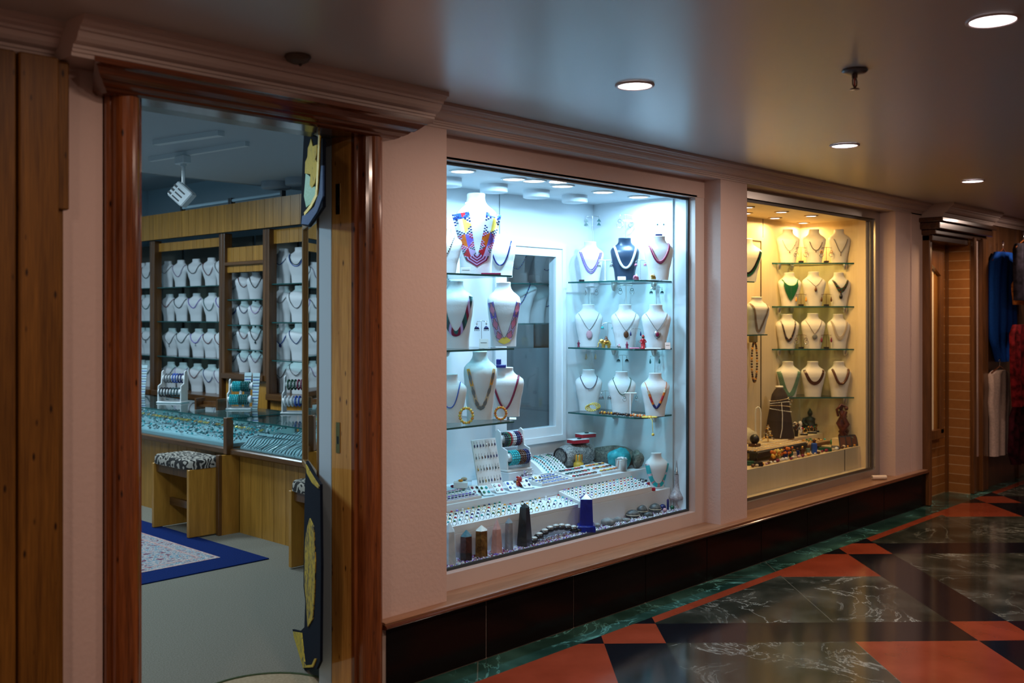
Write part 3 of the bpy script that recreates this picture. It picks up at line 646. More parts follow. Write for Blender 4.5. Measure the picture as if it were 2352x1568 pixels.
def necklace(B, label, style='beads', cols=('teal',), zb=.35, r=.0035, p=1.9, xs=.27, zs=.84, pend=None, strands=1, chain=None, gap=0, upto=1.0, group=None):
    """style: beads, tube, strip, fringe, bib. cols cycle; pend: (kind, colour, size); strands: parallel loops"""
    t_name = 'necklace'; mb = MB(); h = B['h']
    for st in range(strands):
        pts = npath(B, zb+st*.045, zs-.004*st, p, xs-st*.028, r*1.02+.0015, 64); m0 = cols[st % len(cols)] if strands > 1 else None
        if style == 'tube': mb.tube(pts, r, bm_(m0 or cols[0]), 7)
        else:
            if style == 'beads':
                if chain or upto < 1: mb.tube(pts[::2], .0011, bm_(chain or 'grey'), 5)
                sub = pts if upto >= 1 else pts[int(32*(1-upto)):64-int(32*(1-upto))+1]
                q = resample(sub, r*2.02+gap); off = len(q)//2
                for i, v in enumerate(q): mb.ball(v, r, bm_(m0 or cols[abs(i-off) % len(cols)]), 7, 4)
            elif style == 'bib':   # graduated chunky beads
                mb.tube(pts[::2], .0013, bm_('brown'), 5); q = resample(pts, r*1.7)
                for i, v in enumerate(q):
                    f = 1-abs(i-len(q)/2)/(len(q)/2)
                    if f > .18: mb.ball(v, r*(.45+.75*f), bm_(cols[i % len(cols)]), 7, 4)
    if style in ('strip', 'fringe'):
        pts = npath(B, zb, zs, p, xs, .004, 72)
        lo, hi = (int(36*(1-upto)), 72-int(36*(1-upto)))
        if upto < 1: mb.tube(pts[::2], .0011, bm_(chain or 'grey'), 5)
        if style == 'strip':
            W = r; nc = 8; pr = PROF[B['kind']]; grid = []
            for i in range(lo, hi+1):
                a, b = pts[max(i-1, 0)], pts[min(i+1, 72)]; tx, tz = (b.x-a.x), (b.z-a.z); L_ = math.hypot(tx, tz) or 1; nx, nz = tz/L_, -tx/L_
                s = abs(i-36)/36; ww = W*((1+.5*s) if W > .045 else (1-.25*s)); row = []
                for j in range(nc+1):
                    x = pts[i].x+nx*ww*(j/nc-.0); z = pts[i].z+nz*ww*(j/nc-.0)
                    if i < 36 and x > -.001: x = -.001
                    if i > 36 and x < .001: x = .001
                    z = max(.02*h, z); row.append((x, front(pr, x/h/B['wd'], z/h)*h-.004, z))
                grid.append(row)
            vs = [v for row in grid for v in row]; fs = []; ms = []
            for i in range(len(grid)-1):
                for j in range(nc):
                    a = i*(nc+1)+j; fs.append((a, a+1, a+nc+2, a+nc+1)); ms.append(bm_(cols(i-(len(grid)-1)//2, j, nc)))
            mb.add(vs, fs, ms)
            v2 = [(x, y+.0035, z) for x, y, z in vs]; mb.add(v2, [f[::-1] for f in fs], bm_('white'))
        else:
            mb.tube(pts, r, bm_(cols[0]), 6); pr = PROF[B['kind']]
            for i in range(6, 67, 3):
                f = 1-abs(i-36)/30; L_ = h*(.16+.30*f); a = pts[i]; seg = 7
                pp = []
                for k in range(seg+1):
                    z = a.z-L_*k/seg
                    if z < .015*h: break
                    x = a.x*(1+.05*k/seg); pp.append((x, front(pr, x/h/B['wd'], z/h)*h-.005, z))
                if len(pp) > 1: mb.tube(pp, r*.62, bm_(cols[i//2 % len(cols)]), 5)
    o = link(t_name, mb.mesh(t_name), None, B['loc'], B['rz']); tag(o, label, 'necklace', group)
    if pend:
        kind, c, s = pend; pm = MB(); pr = PROF[B['kind']]; z = zb*h-s*1.05; y = front(pr, 0, z/h)*h-.006; m = bm_(c)
        if kind == 'oval': pm.ball((0, y, z), s, m, 12, 8, (.72, .22, 1)); pm.torus((0, y, zb*h-.002), .003, .0009, bm_('silver'), 8, 4, 'Y')
        elif kind == 'round': pm.ball((0, y, z), s, m, 12, 8, (1, .25, 1))
        elif kind == 'framed':
            pm.ball((0, y+.001, z), s, bm_('silver'), 12, 8, (.85, .22, 1)); pm.ball((0, y-s*.12, z), s*.6, m, 10, 6, (.8, .25, 1))
        elif kind == 'drop':
            pm.lathe([(.0006, s), (s*.25, s*.5), (s*.55, -.2*s), (s*.42, -.8*s), (.0006, -s)], m, 10, c=(0, y, z), cap=False)
        elif kind == 'cross': pm.box(-s*.12, s*.12, y-.002, y+.001, z-s, z+s, m); pm.box(-s*.5, s*.5, y-.002, y+.001, z+.2*s, z+.45*s, m)
        elif kind == 'tassel':
            pm.ball((0, y, z+s*.8), s*.25, m)
            for k in range(5): pm.tube([(0, y, z+.7*s), ((k-2)*.12*s, y, z-s)], .0012, m, 4)
        part('pendant', pm, o)
    return o

# ---------------------------------------------------------------- shop: wall shelving
XS = 4.72
def Yx(x, X=XS): return P(x, 700, X=X).y
def Zx(x, y, X=XS): return P(x, y, X=X).z
M_BACKP = mat('taupe_back_panel', (.075, .07, .055), .6)
def vplanks(mb, X0, X1, y0, y1, z0, z1, step, m, gap=.004):
    "vertical boards side by side along Y"
    n = max(1, round((y1-y0)/step)); s = (y1-y0)/n
    for k in range(n): mb.box(X0, X1, y0+k*s+gap/2, y0+(k+1)*s-gap/2, z0, z1, m)
    mb.box(X0+.006, X1, y0, y1, z0, z1, M_SHOPD); return mb
zt0, zt1 = Zx(511, 536), Zx(511, 474)
yA0 = 7.45
posts = [Yx(x) for x in (352, 521, 612)]
mb = MB(); vplanks(mb, XS-.06, XS-.02, Yx(790), yA0, zt0, zt1, .125, M_SHOPW)
solo('plank_valance', mb, 'long golden plank valance running above the wall shelving in the shop', 'valance')
shelf_z = [Zx(440, 657), Zx(440, 738), Zx(440, 821)]; zbot = Zx(440, 903)
shelf_zD = [Zx(665, 650), Zx(665, 740), Zx(665, 829)]; zbotD = Zx(665, 908)
shelf_zC = [Zx(563, y) for y in (687, 746, 803)]; zbotC = Zx(563, 858)
def bay(label, y0, y1, zs, zb, Xf=XS, Xb=5.02, top=None):
    t = thing('shelf_unit', label, 'shelving', (0, 0, 0), 0, 'wall shelving units in the shop')
    top = top or zt0-.004
    mb = MB(); mb.box(Xb, Xb+.02, y0, y1, zb, top, M_BACKP); part('back_panel', mb, t)
    mb = MB(); mb.bbox(Xf-.05, Xb+.02, y0, y1, zb-.05, zb, M_SHOPDY, .004); part('bottom_board', mb, t)
    mb = MB(); vplanks(mb, Xf+.0, Xb, y0, y1, .0, zb-.052, .125, M_SHOPW); part('base_panel', mb, t)
    for z in zs:
        mb = MB(); mb.box(Xf, Xb, y0+.02, y1-.02, z-.008, z, G_SHELF, side=M_TEAL); s = part('shelf', mb, t)
        for k in range(2):
            mb = MB(); yy = y0+(y1-y0)*(.12+.3*k); mb.cyl((Xf+.06, yy, z-.022), .008, .013, M_BLACK, 8); part('peg', mb, s)
    for yy in (y0, y1):
        mb = MB(); mb.bbox(Xf-.03, Xf+.05, yy-.022, yy+.022, zb-.052, top, M_SHOPD, .004); part('post', mb, t)
    return t
yB0, yB1 = Yx(515)+.02, Yx(356)-.02
bay('tall shelf unit holding four full rows of busts, left of the narrow recess', yB0, yB1, shelf_z, zbot)
bay('shelf unit at the far left behind the dark post in the shop', yB1+.05, 7.4, shelf_z, zbot)
yD0, yD1 = Yx(790), Yx(618)-.02
bay('shelf unit on the right of the narrow recess, partly behind the mirror', yD0, yD1, shelf_zD, zbotD)
yC0, yC1 = yD1+.05, yB0-.05
t = bay('narrow mirror recess built as dark shelves with busts facing front, between two posts', yC0, yC1, shelf_zC, zbotC)  # mirror bay: its reflection is built as solid shelves and busts
mb = MB(); vplanks(mb, XS, XS+.02, yC0+.02, yC1-.02, Zx(563, 624), Zx(563, 566), .1, M_SHOPW); part('plank_panel', mb, t)
mb = MB(); mb.bbox(XS-.03, XS-.002, yC0+.022, yC1-.022, Zx(563, 608), Zx(563, 600), M_SHOPDY, .003); part('rail', mb, t)
mb = MB(); vplanks(mb, XS+.02, XS+.04, yB0, yB1, zt0-.11, zt0-.03, .125, M_SHOPW); part('lower_valance', mb, thing('valance_strip', 'short golden plank strip above the four-row shelf unit', 'valance'))
mb = MB(); vplanks(mb, XS+.02, XS+.04, yD0, yD1, zt0-.13, zt0-.01, .125, M_SHOPW); part('lower_valance', mb, thing('valance_strip', 'short golden plank strip above the right-hand shelf unit', 'valance'))
rnd = random.Random(7)
ordn = ['leftmost', 'second', 'third', 'fourth', 'fifth', 'sixth', 'seventh', 'eighth', 'ninth', 'tenth']
rown = ['top', 'second', 'third', 'lowest']
NK = [(['dteal', 'black'], 'dark green beaded'), (['dteal'], 'dark teal'), (['lilac', 'grey'], 'pale lilac'), (['navy'], 'navy blue'), (['blue', 'dteal'], 'blue'), (['teal'], 'teal'), (['purple'], 'violet'), (['black'], 'black'), (['maroon', 'brown'], 'dark red'), (['grey', 'silver'], 'grey')]
def row(where, xs_, zz, rown_i, X, h, rz, kind='slim', wd=1.0):
    for i, x in enumerate(xs_):
        y = P(x, 700, X=X).y; B = bust(f'white bust, {ordn[i]} on the {rown[rown_i]} row of {where}', (X, y, zz), h, rz, kind, wd=wd, group='white busts on the shop shelving')
        c, nm = NK[(i*3+rown_i*5+len(xs_)+int(x)) % len(NK)]; sty = rnd.choice(['beads', 'beads', 'tube']); zb = rnd.uniform(.38, .55)
        pend = (rnd.choice(['drop', 'round', 'tassel']), rnd.choice(['dteal', 'navy', 'grey']), .014) if rown_i == 2 and i % 2 == 0 else None
        necklace(B, f'{nm} necklace on the {ordn[i]} bust of the {rown[rown_i]} row, {where}', sty, c, zb, .0042 if sty == 'beads' else .0032, rnd.uniform(1.3, 2.2), .29, .82, pend, strands=2 if (i+rown_i) % 4 == 1 and sty == 'tube' else 1, group='necklaces on the shop shelving')
zz4 = shelf_z+[zbot]
BX = [[384, 414, 449, 484, 512], [388, 417, 450, 486, 514], [394, 422, 455, 484, 511], [391, 419, 452, 485, 510]]
for r_ in range(4): row('the four-row unit', BX[r_], zz4[r_]+.001, r_, 4.86, .262, R2(-72))
zz4 = shelf_zD+[zbotD]
for r_ in range(4): row('the right-hand unit', [650, 687, 724, 760], zz4[r_]+.001, r_, 4.86, .30, R2(-72))
zz4 = shelf_zC+[zbotC]
for r_ in range(4): row('the narrow mirror recess', [536, 562, 588], zz4[r_]+.001, r_, 4.84, (.235, .205, .205, .20)[r_], R2(-44), 'std', .8)  # front-facing busts stand in for what the mirror reflects
for r_ in range(4): row('the far left unit', [303, 324, 341], (shelf_z+[zbot])[r_]+.001, r_, 4.86, .262, R2(-72))
# ---------------------------------------------------------------- ceiling fittings of the shop
def rod(mb, a, b, w, hh, m):
    a, b = Vector(a), Vector(b); d = (b-a); L_ = d.length; M = Matrix.Translation((a+b)/2) @ Matrix.Rotation(math.atan2(d.y, d.x), 4, 'Z')
    mb.box(-L_/2, L_/2, -w/2, w/2, -hh/2, hh/2, m, M=M)
M_TRK = mat('track_white', (.62, .66, .68), .4)
a, b = P(346, 366, Z=2.585), P(568, 330, Z=2.585)
t = thing('track_light', 'white ceiling track carrying a tilted square spotlight in the shop', 'track light', (0, 0, 0))
mb = MB(); rod(mb, a, b, .035, .03, M_TRK); part('track', mb, t)
ad = P(418, 362, Z=2.56)
mb = MB(); mb.bbox(ad.x-.03, ad.x+.03, ad.y-.07, ad.y+.05, 2.515, 2.572, M_TRK, .006); part('adapter', mb, t)
mb = MB(); mb.tube([(ad.x, ad.y-.02, 2.52), (ad.x, ad.y-.02, 2.36)], .011, M_TRK, 10); mb.tube([(ad.x, ad.y-.02, 2.52), (ad.x, ad.y-.02, 2.50)], .02, M_TRK, 10); part('stem', mb, t)
mb = MB(); M = TR(ad.x-.01, ad.y-.02, 2.31, rz=R2(-48), ry=R2(42)); mb.bbox(-.065, .065, -.05, .05, -.06, .06, M_TRK, .008, M=M)
hd = part('spot_head', mb, t)
for k in range(3):
    mb = MB(); mb.box(-.067, -.04, -.052, -.0495, -.045+k*.03, -.03+k*.03, M_DARK, M=M); mb.box(-.03, .03, -.0515, -.0495, -.045+k*.03, -.035+k*.03, M_DARK, M=M); part('vent_slot', mb, hd)
a, b = P(358, 328, Z=2.585), P(508, 306, Z=2.585)
mb = MB(); rod(mb, a, b, .05, .03, M_TRK); solo('ceiling_track', mb, 'empty white ceiling track nearer the shop door', 'track')
mdr = mat('drum_grey', (.30, .33, .37), .5)
for k, (x, y) in enumerate(((634, 418), (690, 410))):
    q = P(x, y, Z=2.6); mb = MB(); mb.lathe([(.12, 0), (.12, -.045), (.115, -.055), (.0, -.055)], mdr, 28, cap=False)
    solo('ceiling_drum_light', mb, ['left', 'right'][k]+' of two unlit round drum lights on the shop ceiling', 'ceiling light', (q.x, min(q.y, 4.12), 2.6))
for k, (x0, x1) in enumerate(((534, 650), (420, 530))):
    a = P(x0, 460, X=XS-.04); b = P(x1, 460, X=XS-.04); z = zt1+.03
    t = thing('tube_light', ['unlit tube light on top of the valance at the right', 'unlit tube light on top of the valance at the left'][k], 'tube light', (a.x, a.y, z))
    mb = MB(); mb.tube([(0, 0, 0), (0, b.y-a.y, 0)], .016, mat('tube_glass', (.45, .62, .72), .25), 10); part('tube', mb, t)
    for yy in (0, b.y-a.y):
        mb = MB(); mb.box(-.02, .02, yy-.012, yy+.012, -.03, .022, M_DARK); part('holder', mb, t)
# ---------------------------------------------------------------- counters
XC = 3.745
def counter(label, y0, y1, x0=3.69, x1=4.25):
    t = thing('display_counter', label, 'counter', (0, 0, 0))
    mb = MB(); vplanks(mb, XC, XC+.03, y0, y1, 0, .55, .135, M_SHOPW); mb.box(XC+.02, x1, y0, y1, 0, .545, M_SHOPD); part('base_panel', mb, t)
    mb = MB(); mb.bbox(x0-.025, x1, y0, y1, .545, .588, M_SHOPDY, .008); part('rail', mb, t)
    mb = MB(); mb.box(x0, x0+.006, y0+.01, y1-.01, .59, .782, G_CASE); part('front_glass', mb, t)
    mb = MB(); mb.box(x0-.006, x1, y0, y1, .783, .793, G_CASE, side=M_TEAL); part('top_glass', mb, t)
    mb = MB(); mb.box(x1-.02, x1, y0, y1, .588, .782, mat('case_back', (.20, .32, .30), .3)); part('back_panel', mb, t)
    return t
counter('glass-topped plank counter on the right with pads of chains inside', 1.5, 3.05)
counter('glass-topped plank counter on the left filled with scattered silver jewellery', 3.10, 7.3)
t = thing('counter_post', 'brown upright panel where the two glass counters meet', 'panel', (0, 0, 0))
mb = MB(); mb.box(3.60, 3.745, 3.055, 3.085, 0, .545, M_SHOPW); part('panel', mb, t)
mb = MB(); mb.bbox(3.585, 3.61, 3.052, 3.09, 0, .55, M_SHOPD, .003); mb.bbox(3.645, 3.70, 3.052, 3.095, .55, .80, M_SHOPD, .003); part('post', mb, t)
# jewellery scattered in the left counter
mcw = mat('case_liner', (.55, .72, .76), .5)
mb = MB(); mb.box(3.70, 4.22, 3.12, 7.2, .589, .612, mcw); solo('case_liner', mb, 'pale liner board under the jewellery in the left counter', 'liner board')
mb = MB(); cl = [bm_(c) for c in ('silver', 'teal', 'grey', 'white', 'dteal', 'turq')]
for k in range(1500):
    x = rnd.uniform(3.74, 4.2); y = rnd.uniform(3.15, 6.6); mb.ball((x, y, .618+rnd.uniform(0, .03)+(x-3.74)*.09), rnd.uniform(.005, .012), rnd.choice(cl), 5, 3, (1, 1, .7))
solo('silver_jewellery', mb, 'jumble of small silver and teal jewellery inside the left glass counter', 'jewellery', kind='stuff')
mb = MB()
for k in range(160):
    y = rnd.uniform(3.15, 6.6); mb.tube([(4.0+rnd.uniform(-.02, .02), y, .672), (4.02, y+.012, .68), (4.0, y+.02, .672)], .004, bm_(rnd.choice(['gold', 'amber', 'yellow'])), 5)
solo('gold_jewellery', mb, 'band of gold jewellery across the middle of the left glass counter', 'jewellery', kind='stuff')
# chain pads in the right counter
def chain_pad(k, x, y, nch):
    t = thing('chain_pad', 'pale sloping pad of fine silver chains in the right glass counter', 'display pad', (x, y, .590), 0, 'chain pads in the right counter')
    mb = MB(); w_, d_ = .062, .15; prof = [(0, 0)]+[(d_*i/8, .012+.065*math.sin(math.pi*.5*i/8)) for i in range(9)]+[(d_+.01, 0)]
    mb.loft([[(u, -w_, v) for u, v in prof], [(u, w_, v) for u, v in prof]], mcw, smooth=False); part('pad', mb, t)
    for c_ in range(nch):
        yy = -w_*.8+2*w_*.8*c_/(nch-1); mb = MB()
        mb.tube([(d_*i/8-.002, yy+.018*math.sin(i*.9+k), .016+.065*math.sin(math.pi*.5*i/8)) for i in range(9)], .0028, bm_(['silver', 'grey', 'teal', 'dteal'][(k+c_) % 4]), 5); part('chain', mb, t)
k = 0
for r_ in range(3):
    for j in range(11): chain_pad(k, 3.71+r_*.17, 1.62+j*.13, 4); k += 1
# things on the counters
def bangle_stand(label, loc, rz, w_=.24, h=.26, upper=('blue', 'navy'), lower=('black',), where='', discs=False, m=None, r=.030, nb=7):
    m = m or M_WHITE; t = thing('bangle_stand', label, 'bangle stand', loc, rz)
    mb = MB(); mb.bbox(-w_/2-.01, w_/2+.01, -.06, .08, 0, .012, m, .003); part('base', mb, t)
    zl, zu = h*.36, h*.80
    tiers = ((zl, -.035, w_), (zu, .03, w_*.95))
    for z, y, ww in tiers:
        mb = MB(); M = Matrix.Translation((0, y, z)) @ Matrix.Rotation(math.pi/2, 4, 'Y'); mb.lathe([(r*.72, -ww/2), (r*.72, ww/2)], m, 18, M=M); part('bar', mb, t)
        if discs:
            mb = MB(); mb.lathe([(r*.95, ww/2-.004), (r*.95, ww/2+.008)], m, 20, M=M); part('end_disc', mb, t)
    for s in (-1, 1):
        if discs and s > 0: continue
        mb = MB(); o = [(-.05, .012), (.06, .012), (.055, h*.55), (.05, h), (.035, h+.012), (.012, h), (.0, h*.62), (-.045, h*.55)]
        x0 = s*w_/2-.004; mb.loft([[(x0, y, z) for y, z in o], [(x0+.008, y, z) for y, z in o]], m, smooth=False); part('upright', mb, t)
    if discs:
        mb = MB(); mb.tube([(0, 0, .01), (0, .0, zl), (0, .03, zu)], .012, m, 8); part('stem', mb, t)
    Mw = TR(loc[0], loc[1], loc[2], rz)
    for ti, (z, y, ww) in enumerate(tiers):
        cs = (lower, upper)[ti]
        for i in range(nb):
            x = -ww/2+.022+(ww-.044)*i/(nb-1); c = cs[i*len(cs)//nb]; q = Mw @ Vector((x, y, z-r*.10)); mb = MB()
            n = 18; rr = r+.004
            for kk in range(n): a = 2*math.pi*kk/n; mb.ball((0, rr*math.cos(a), rr*math.sin(a)), .0068, bm_(c), 6, 4)
            solo('bangle', mb, f'{ordn[i]} bangle on the {("lower", "upper")[ti]} bar of {where}', 'bangle', tuple(q), rz, 'bangles on stands')
q = P(388, 925, Z=.794); bangle_stand('white bangle stand at the left end of the shop counter', (q.x+.03, q.y, .7945), R2(-58), .20, .25, ('grey', 'blue', 'navy'), ('black', 'dteal'), 'the left counter stand')
q = P(541, 940, Z=.794); bangle_stand('bangle stand with two bars crowded with turquoise bangles', (q.x+.04, q.y, .7945), R2(-46), .17, .215, ('turq', 'teal'), ('turq', 'teal'), 'the turquoise counter stand', True, nb=10)
q = P(670, 950, Z=.794); bangle_stand('white bangle stand by the mirror with dark red and blue bangles', (q.x+.05, q.y, .7945), R2(-50), .20, .26, ('dgreen', 'maroon', 'white'), ('white', 'blue', 'black'), 'the stand by the mirror')
def stripe_card(label, loc, rz, h, w_):
    t = thing('bracelet_card', label, 'bracelet card', loc, rz); mb = MB(); mb.add([(-w_*.35, -.02, 0), (w_*.35, -.02, 0), (w_/2, .03, h), (-w_/2, .03, h), (-w_*.35, -.012, 0), (w_*.35, -.012, 0), (w_/2, .038, h), (-w_/2, .038, h)], [(0, 1, 2, 3), (7, 6, 5, 4), (0, 4, 5, 1), (1, 5, 6, 2), (2, 6, 7, 3), (3, 7, 4, 0)], mcw); part('card', mb, t)
    for i in range(11):
        f = (i+.7)/12; mb = MB(); mb.tube([(-w_*.36-.1*w_*f, -.021+.05*f, h*f), (w_*.36+.1*w_*f, -.021+.05*f, h*f)], .003, bm_('blue' if i % 2 else 'grey'), 5); part('bracelet', mb, t)
for (x, y, h, lb) in ((334, 918, .27, 'striped card of blue bracelets at the far left of the counter'), (573, 893, .27, 'left striped bracelet card behind the turquoise stand'), (592, 893, .27, 'right striped bracelet card behind the turquoise stand')):
    q = P(x, y, X=4.20); stripe_card(lb, (q.x-.02, q.y, .7945 if x < 400 else .7945), R2(-46), h, .055)
q = P(478, 941, Z=.794); t = thing('wooden_rest', 'small dark wooden cradle on the counter between the bangle stands', 'rest', (q.x+.02, q.y, .7945), R2(-70))
for s in (-1, 1):
    mb = MB(); mb.box(s*.10-.008, s*.10+.008, -.05, .05, 0, .085, M_SHOPD); part('end_board', mb, t)
mb = MB(); mb.box(-.095, .095, -.02, .02, .02, .035, M_SHOPD); mb.box(-.095, .095, .025, .035, .02, .06, M_SHOPD); part('cross_board', mb, t)
# stools
def zebra():
    m = mat('zebra_fabric', (.4, .36, .30), .9); N, L = nt(m); tc = N.new('ShaderNodeTexCoord'); n = N.new('ShaderNodeTexWave'); n.inputs['Scale'].default_value = 9; n.inputs['Distortion'].default_value = 14; n.inputs['Detail'].default_value = 1.5; n.inputs['Detail Scale'].default_value = 1.6
    r = ramp(N, [(.50, (.02, .016, .014)), (.58, (.40, .35, .29))]); L.new(tc.outputs['Object'], n.inputs[0]); L.new(n.outputs['Fac'], r.inputs[0]); L.new(r.outputs[0], N['Principled BSDF'].inputs['Base Color']); return m
mz = zebra()
def stool(label, x, y):
    t = thing('stool', label, 'stool', (x, y, .0095))
    for s in (0, 1):
        mb = MB(); y0 = s*.49; mb.bbox(0, .27, y0, y0+.028, 0, .455, M_SHOPW, .003); part('leg', mb, t)
    mb = MB(); mb.box(.02, .25, .03, .488, .395, .455, M_SHOPD); part('seat_frame', mb, t)
    mb = MB(); mb.box(.12, .145, .03, .488, .15, .20, M_SHOPDY); part('stretcher', mb, t)
    mb = MB(); rings = []
    for i in range(9):
        f = i/8; ins = .13*(f**3.0); ring = []
        for j in range(32):
            a = 2*math.pi*j/32; cx, cy = math.cos(a), math.sin(a); k2 = lambda v: math.copysign(abs(v)**.35, v)
            ring.append((.135+(.145*(1-ins))*k2(cx), .259+(.262*(1-ins*.7))*k2(cy), .456+.062*math.sin(f*math.pi/2)))
        rings.append(ring)
    mb.loft(rings, mz); part('cushion', mb, t, 'zebra patterned padded cushion')
    return t
stool('wooden stool with zebra cushion in front of the left counter', 3.39, 3.10)
stool('wooden stool with zebra cushion, mostly hidden behind the hanging cloth', 3.41, 1.44)
# rug
def rug_pattern():
    m = mat('oriental_rug', (.3, .25, .25), .95); N, L = nt(m); tc = N.new('ShaderNodeTexCoord')
    v = N.new('ShaderNodeTexVoronoi'); v.inputs['Scale'].default_value = 11; n = N.new('ShaderNodeTexNoise'); n.inputs['Scale'].default_value = 22; n.inputs['Detail'].default_value = 3
    mx = N.new('ShaderNodeMix'); mx.data_type = 'RGBA'; mx.inputs[0].default_value = .0
    L.new(tc.outputs['Object'], v.inputs[0]); L.new(tc.outputs['Object'], n.inputs[0])
    r = ramp(N, [(.25, (.16, .06, .10)), (.40, (.42, .36, .34)), (.48, (.14, .24, .30)), (.55, (.46, .40, .38)), (.62, (.28, .10, .12)), (.66, (.40, .38, .38))]); r.color_ramp.interpolation = 'CONSTANT'
    L.new(n.outputs['Fac'], r.inputs[0]); L.new(r.outputs[0], mx.inputs[6]); L.new(v.outputs['Color'], mx.inputs[7]); L.new(mx.outputs[2], N['Principled BSDF'].inputs['Base Color']); return m
t = thing('patterned_rug', 'oriental rug with royal blue border on the beige carpet', 'rug', (0, 0, 0))
mb = MB(); mb.bbox(.9, 3.46, 2.24, 5.0, .001, .008, fabric_noise('rug_blue', (.003, .014, .085), (.006, .022, .12), 120), .002); part('border', mb, t)
mb = MB(); mb.box(1.12, 3.26, 2.47, 4.78, .006, .009, rug_pattern()); part('field', mb, t)
mb = MB(); mcr = fabric_noise('rug_cream', (.55, .45, .40), (.42, .20, .20), 70)
for i0, i1 in ((0, .02), (.085, .105)):
    ringfr = [(1.12+i0, 2.47+i0, 3.26-i0, 4.78-i0), (1.12+i1, 2.47+i1, 3.26-i1, 4.78-i1)]
    (a0, b0, a1, b1), (c0, d0, c1, d1_) = ringfr; vs = [(a0, b0, .0095), (a1, b0, .0095), (a1, b1, .0095), (a0, b1, .0095), (c0, d0, .0095), (c1, d0, .0095), (c1, d1_, .0095), (c0, d1_, .0095)]
    mb.add(vs, [(0, 1, 5, 4), (1, 2, 6, 5), (2, 3, 7, 6), (3, 0, 4, 7)], mcr)
part('cream_bands', mb, t)
q = P(652, 1551, Z=0); mb = MB(); n = 40
mb.lathe([(.30, .001), (.30, .010), (.285, .013), (.0, .013)], fabric_noise('tan_mat', (.34, .25, .15), (.42, .32, .20), 90), 40, cap=False)
t = thing('doormat', 'round tan doormat just inside the shop door', 'doormat', (q.x-.22, q.y-.20, 0)); part('mat', mb, t)
mb = MB(); mb.torus((0, 0, .013), .288, .006, fabric_noise('green_binding', (.05, .08, .04), (.08, .10, .05), 80), 40, 6); part('binding', mb, t)
# ---------------------------------------------------------------- mirror and embroidered hangings
MA = Vector((2.452, .30, 0)); MD = Vector((.486, .874, 0)).normalized(); MN = Vector((-MD.y, MD.x, 0))
def PM(x, y, off=0.0):
    d = Vector(ray(x, y)); o = Vector((0, -DD, HH)); A = MA+MN*off; t = (A-o).dot(MN)/d.dot(MN); p = o+d*t; return p
def uvm(p): return ((p-MA).dot(MD), p.z)
t = thing('wall_mirror', 'tall narrow wood-framed mirror inside the shop beside the doorway', 'mirror', (MA.x, MA.y, 0), math.atan2(MD.y, MD.x))
zb_, zt_ = .80, 1.93; L_ = .64
mb = MB(); mb.box(.02, L_-.02, -.004, .0, zb_+.02, zt_-.02, mat('mirror_glass', (.82, .88, .88), .01, 1.0)); part('glass', mb, t)
mb = MB(); mb.box(.005, L_-.005, -.018, -.005, zb_, zt_, M_SHOPD); part('backing', mb, t)
mb = MB()
for a, b, c_, d in ((0, .028, zb_, zt_), (L_-.028, L_, zb_, zt_), (0, L_, zt_-.028, zt_), (0, L_, zb_, zb_+.028)): mb.bbox(a, b, -.016, .014, c_, d, wood('mirror_frame_wood', (.16, .07, .015), (.34, .18, .05), 'Z', 5, .3, .2), .004)
part('frame', mb, t)
def goldcloth(name, base, thr):
    m = mat(name, base, .7); N, L = nt(m); tc = N.new('ShaderNodeNewGeometry'); mp = N.new('ShaderNodeMapping'); mp.inputs['Scale'].default_value = (55, 55, 24)
    n = N.new('ShaderNodeTexNoise'); n.inputs['Scale'].default_value = 1; n.inputs['Detail'].default_value = 4; n.inputs['Distortion'].default_value = 1.5
    L.new(tc.outputs['Position'], mp.inputs[0]); L.new(mp.outputs[0], n.inputs[0]); r = ramp(N, [(thr, (0, 0, 0)), (thr+.03, (1, 1, 1))]); L.new(n.outputs['Fac'], r.inputs[0])
    mx = N.new('ShaderNodeMix'); mx.data_type = 'RGBA'; L.new(r.outputs[0], mx.inputs[0]); mx.inputs[6].default_value = (*base, 1); mx.inputs[7].default_value = (.72, .50, .07, 1); L.new(mx.outputs[2], N['Principled BSDF'].inputs['Base Color'])
    L.new(r.outputs[0], N['Principled BSDF'].inputs['Metallic']); bp = N.new('ShaderNodeBump'); bp.inputs['Distance'].default_value = .004; L.new(n.outputs['Fac'], bp.inputs['Height']); L.new(bp.outputs[0], N['Principled BSDF'].inputs['Normal']); return m
def panel(poly, off, th, m):
    f = [PM(x, y, off) for x, y in poly]; vs = [tuple(p) for p in f]+[tuple(p-MN*th) for p in f]; n = len(poly); mb = MB()
    mb.add(vs, [tuple(range(n)), tuple(range(2*n-1, n-1, -1))]+[(k, n+k, n+(k+1) % n, (k+1) % n) for k in range(n)], m); return mb
mgold = mat('gold_thread', (.85, .58, .05), .35, .6, bump=(250, .8)); mnavy = mat('navy_velvet', (.003, .006, .014), .95, spec=.1)
mblue = mat('blue_fringe', (.008, .07, .24), .6, bump=(200, .8)); mgreen = mat('green_silk', (.12, .42, .16), .5, bump=(80, .3))
t = thing('embroidered_banner', 'navy banner with gold figure and blue fringe hung over the mirror top', 'banner', (0, 0, 0))
part('cloth', panel([(698, 306), (741, 318), (741, 474), (724, 500), (708, 521), (690, 516), (693, 420)], .05, .012, mnavy), t)
part('gold_figure', panel([(707, 340), (711, 330), (714, 318), (718, 336), (728, 332), (727, 352), (724, 366), (731, 378), (728, 396), (723, 420), (716, 432), (711, 425), (713, 400), (700, 398), (701, 372), (706, 360)], .054, .005, goldcloth('gold_figure_cloth', (.10, .06, .02), .36)), t)
part('silk_patch', panel([(702, 398), (712, 405), (716, 430), (724, 428), (725, 445), (716, 466), (703, 476), (698, 450)], .053, .004, mgreen), t)
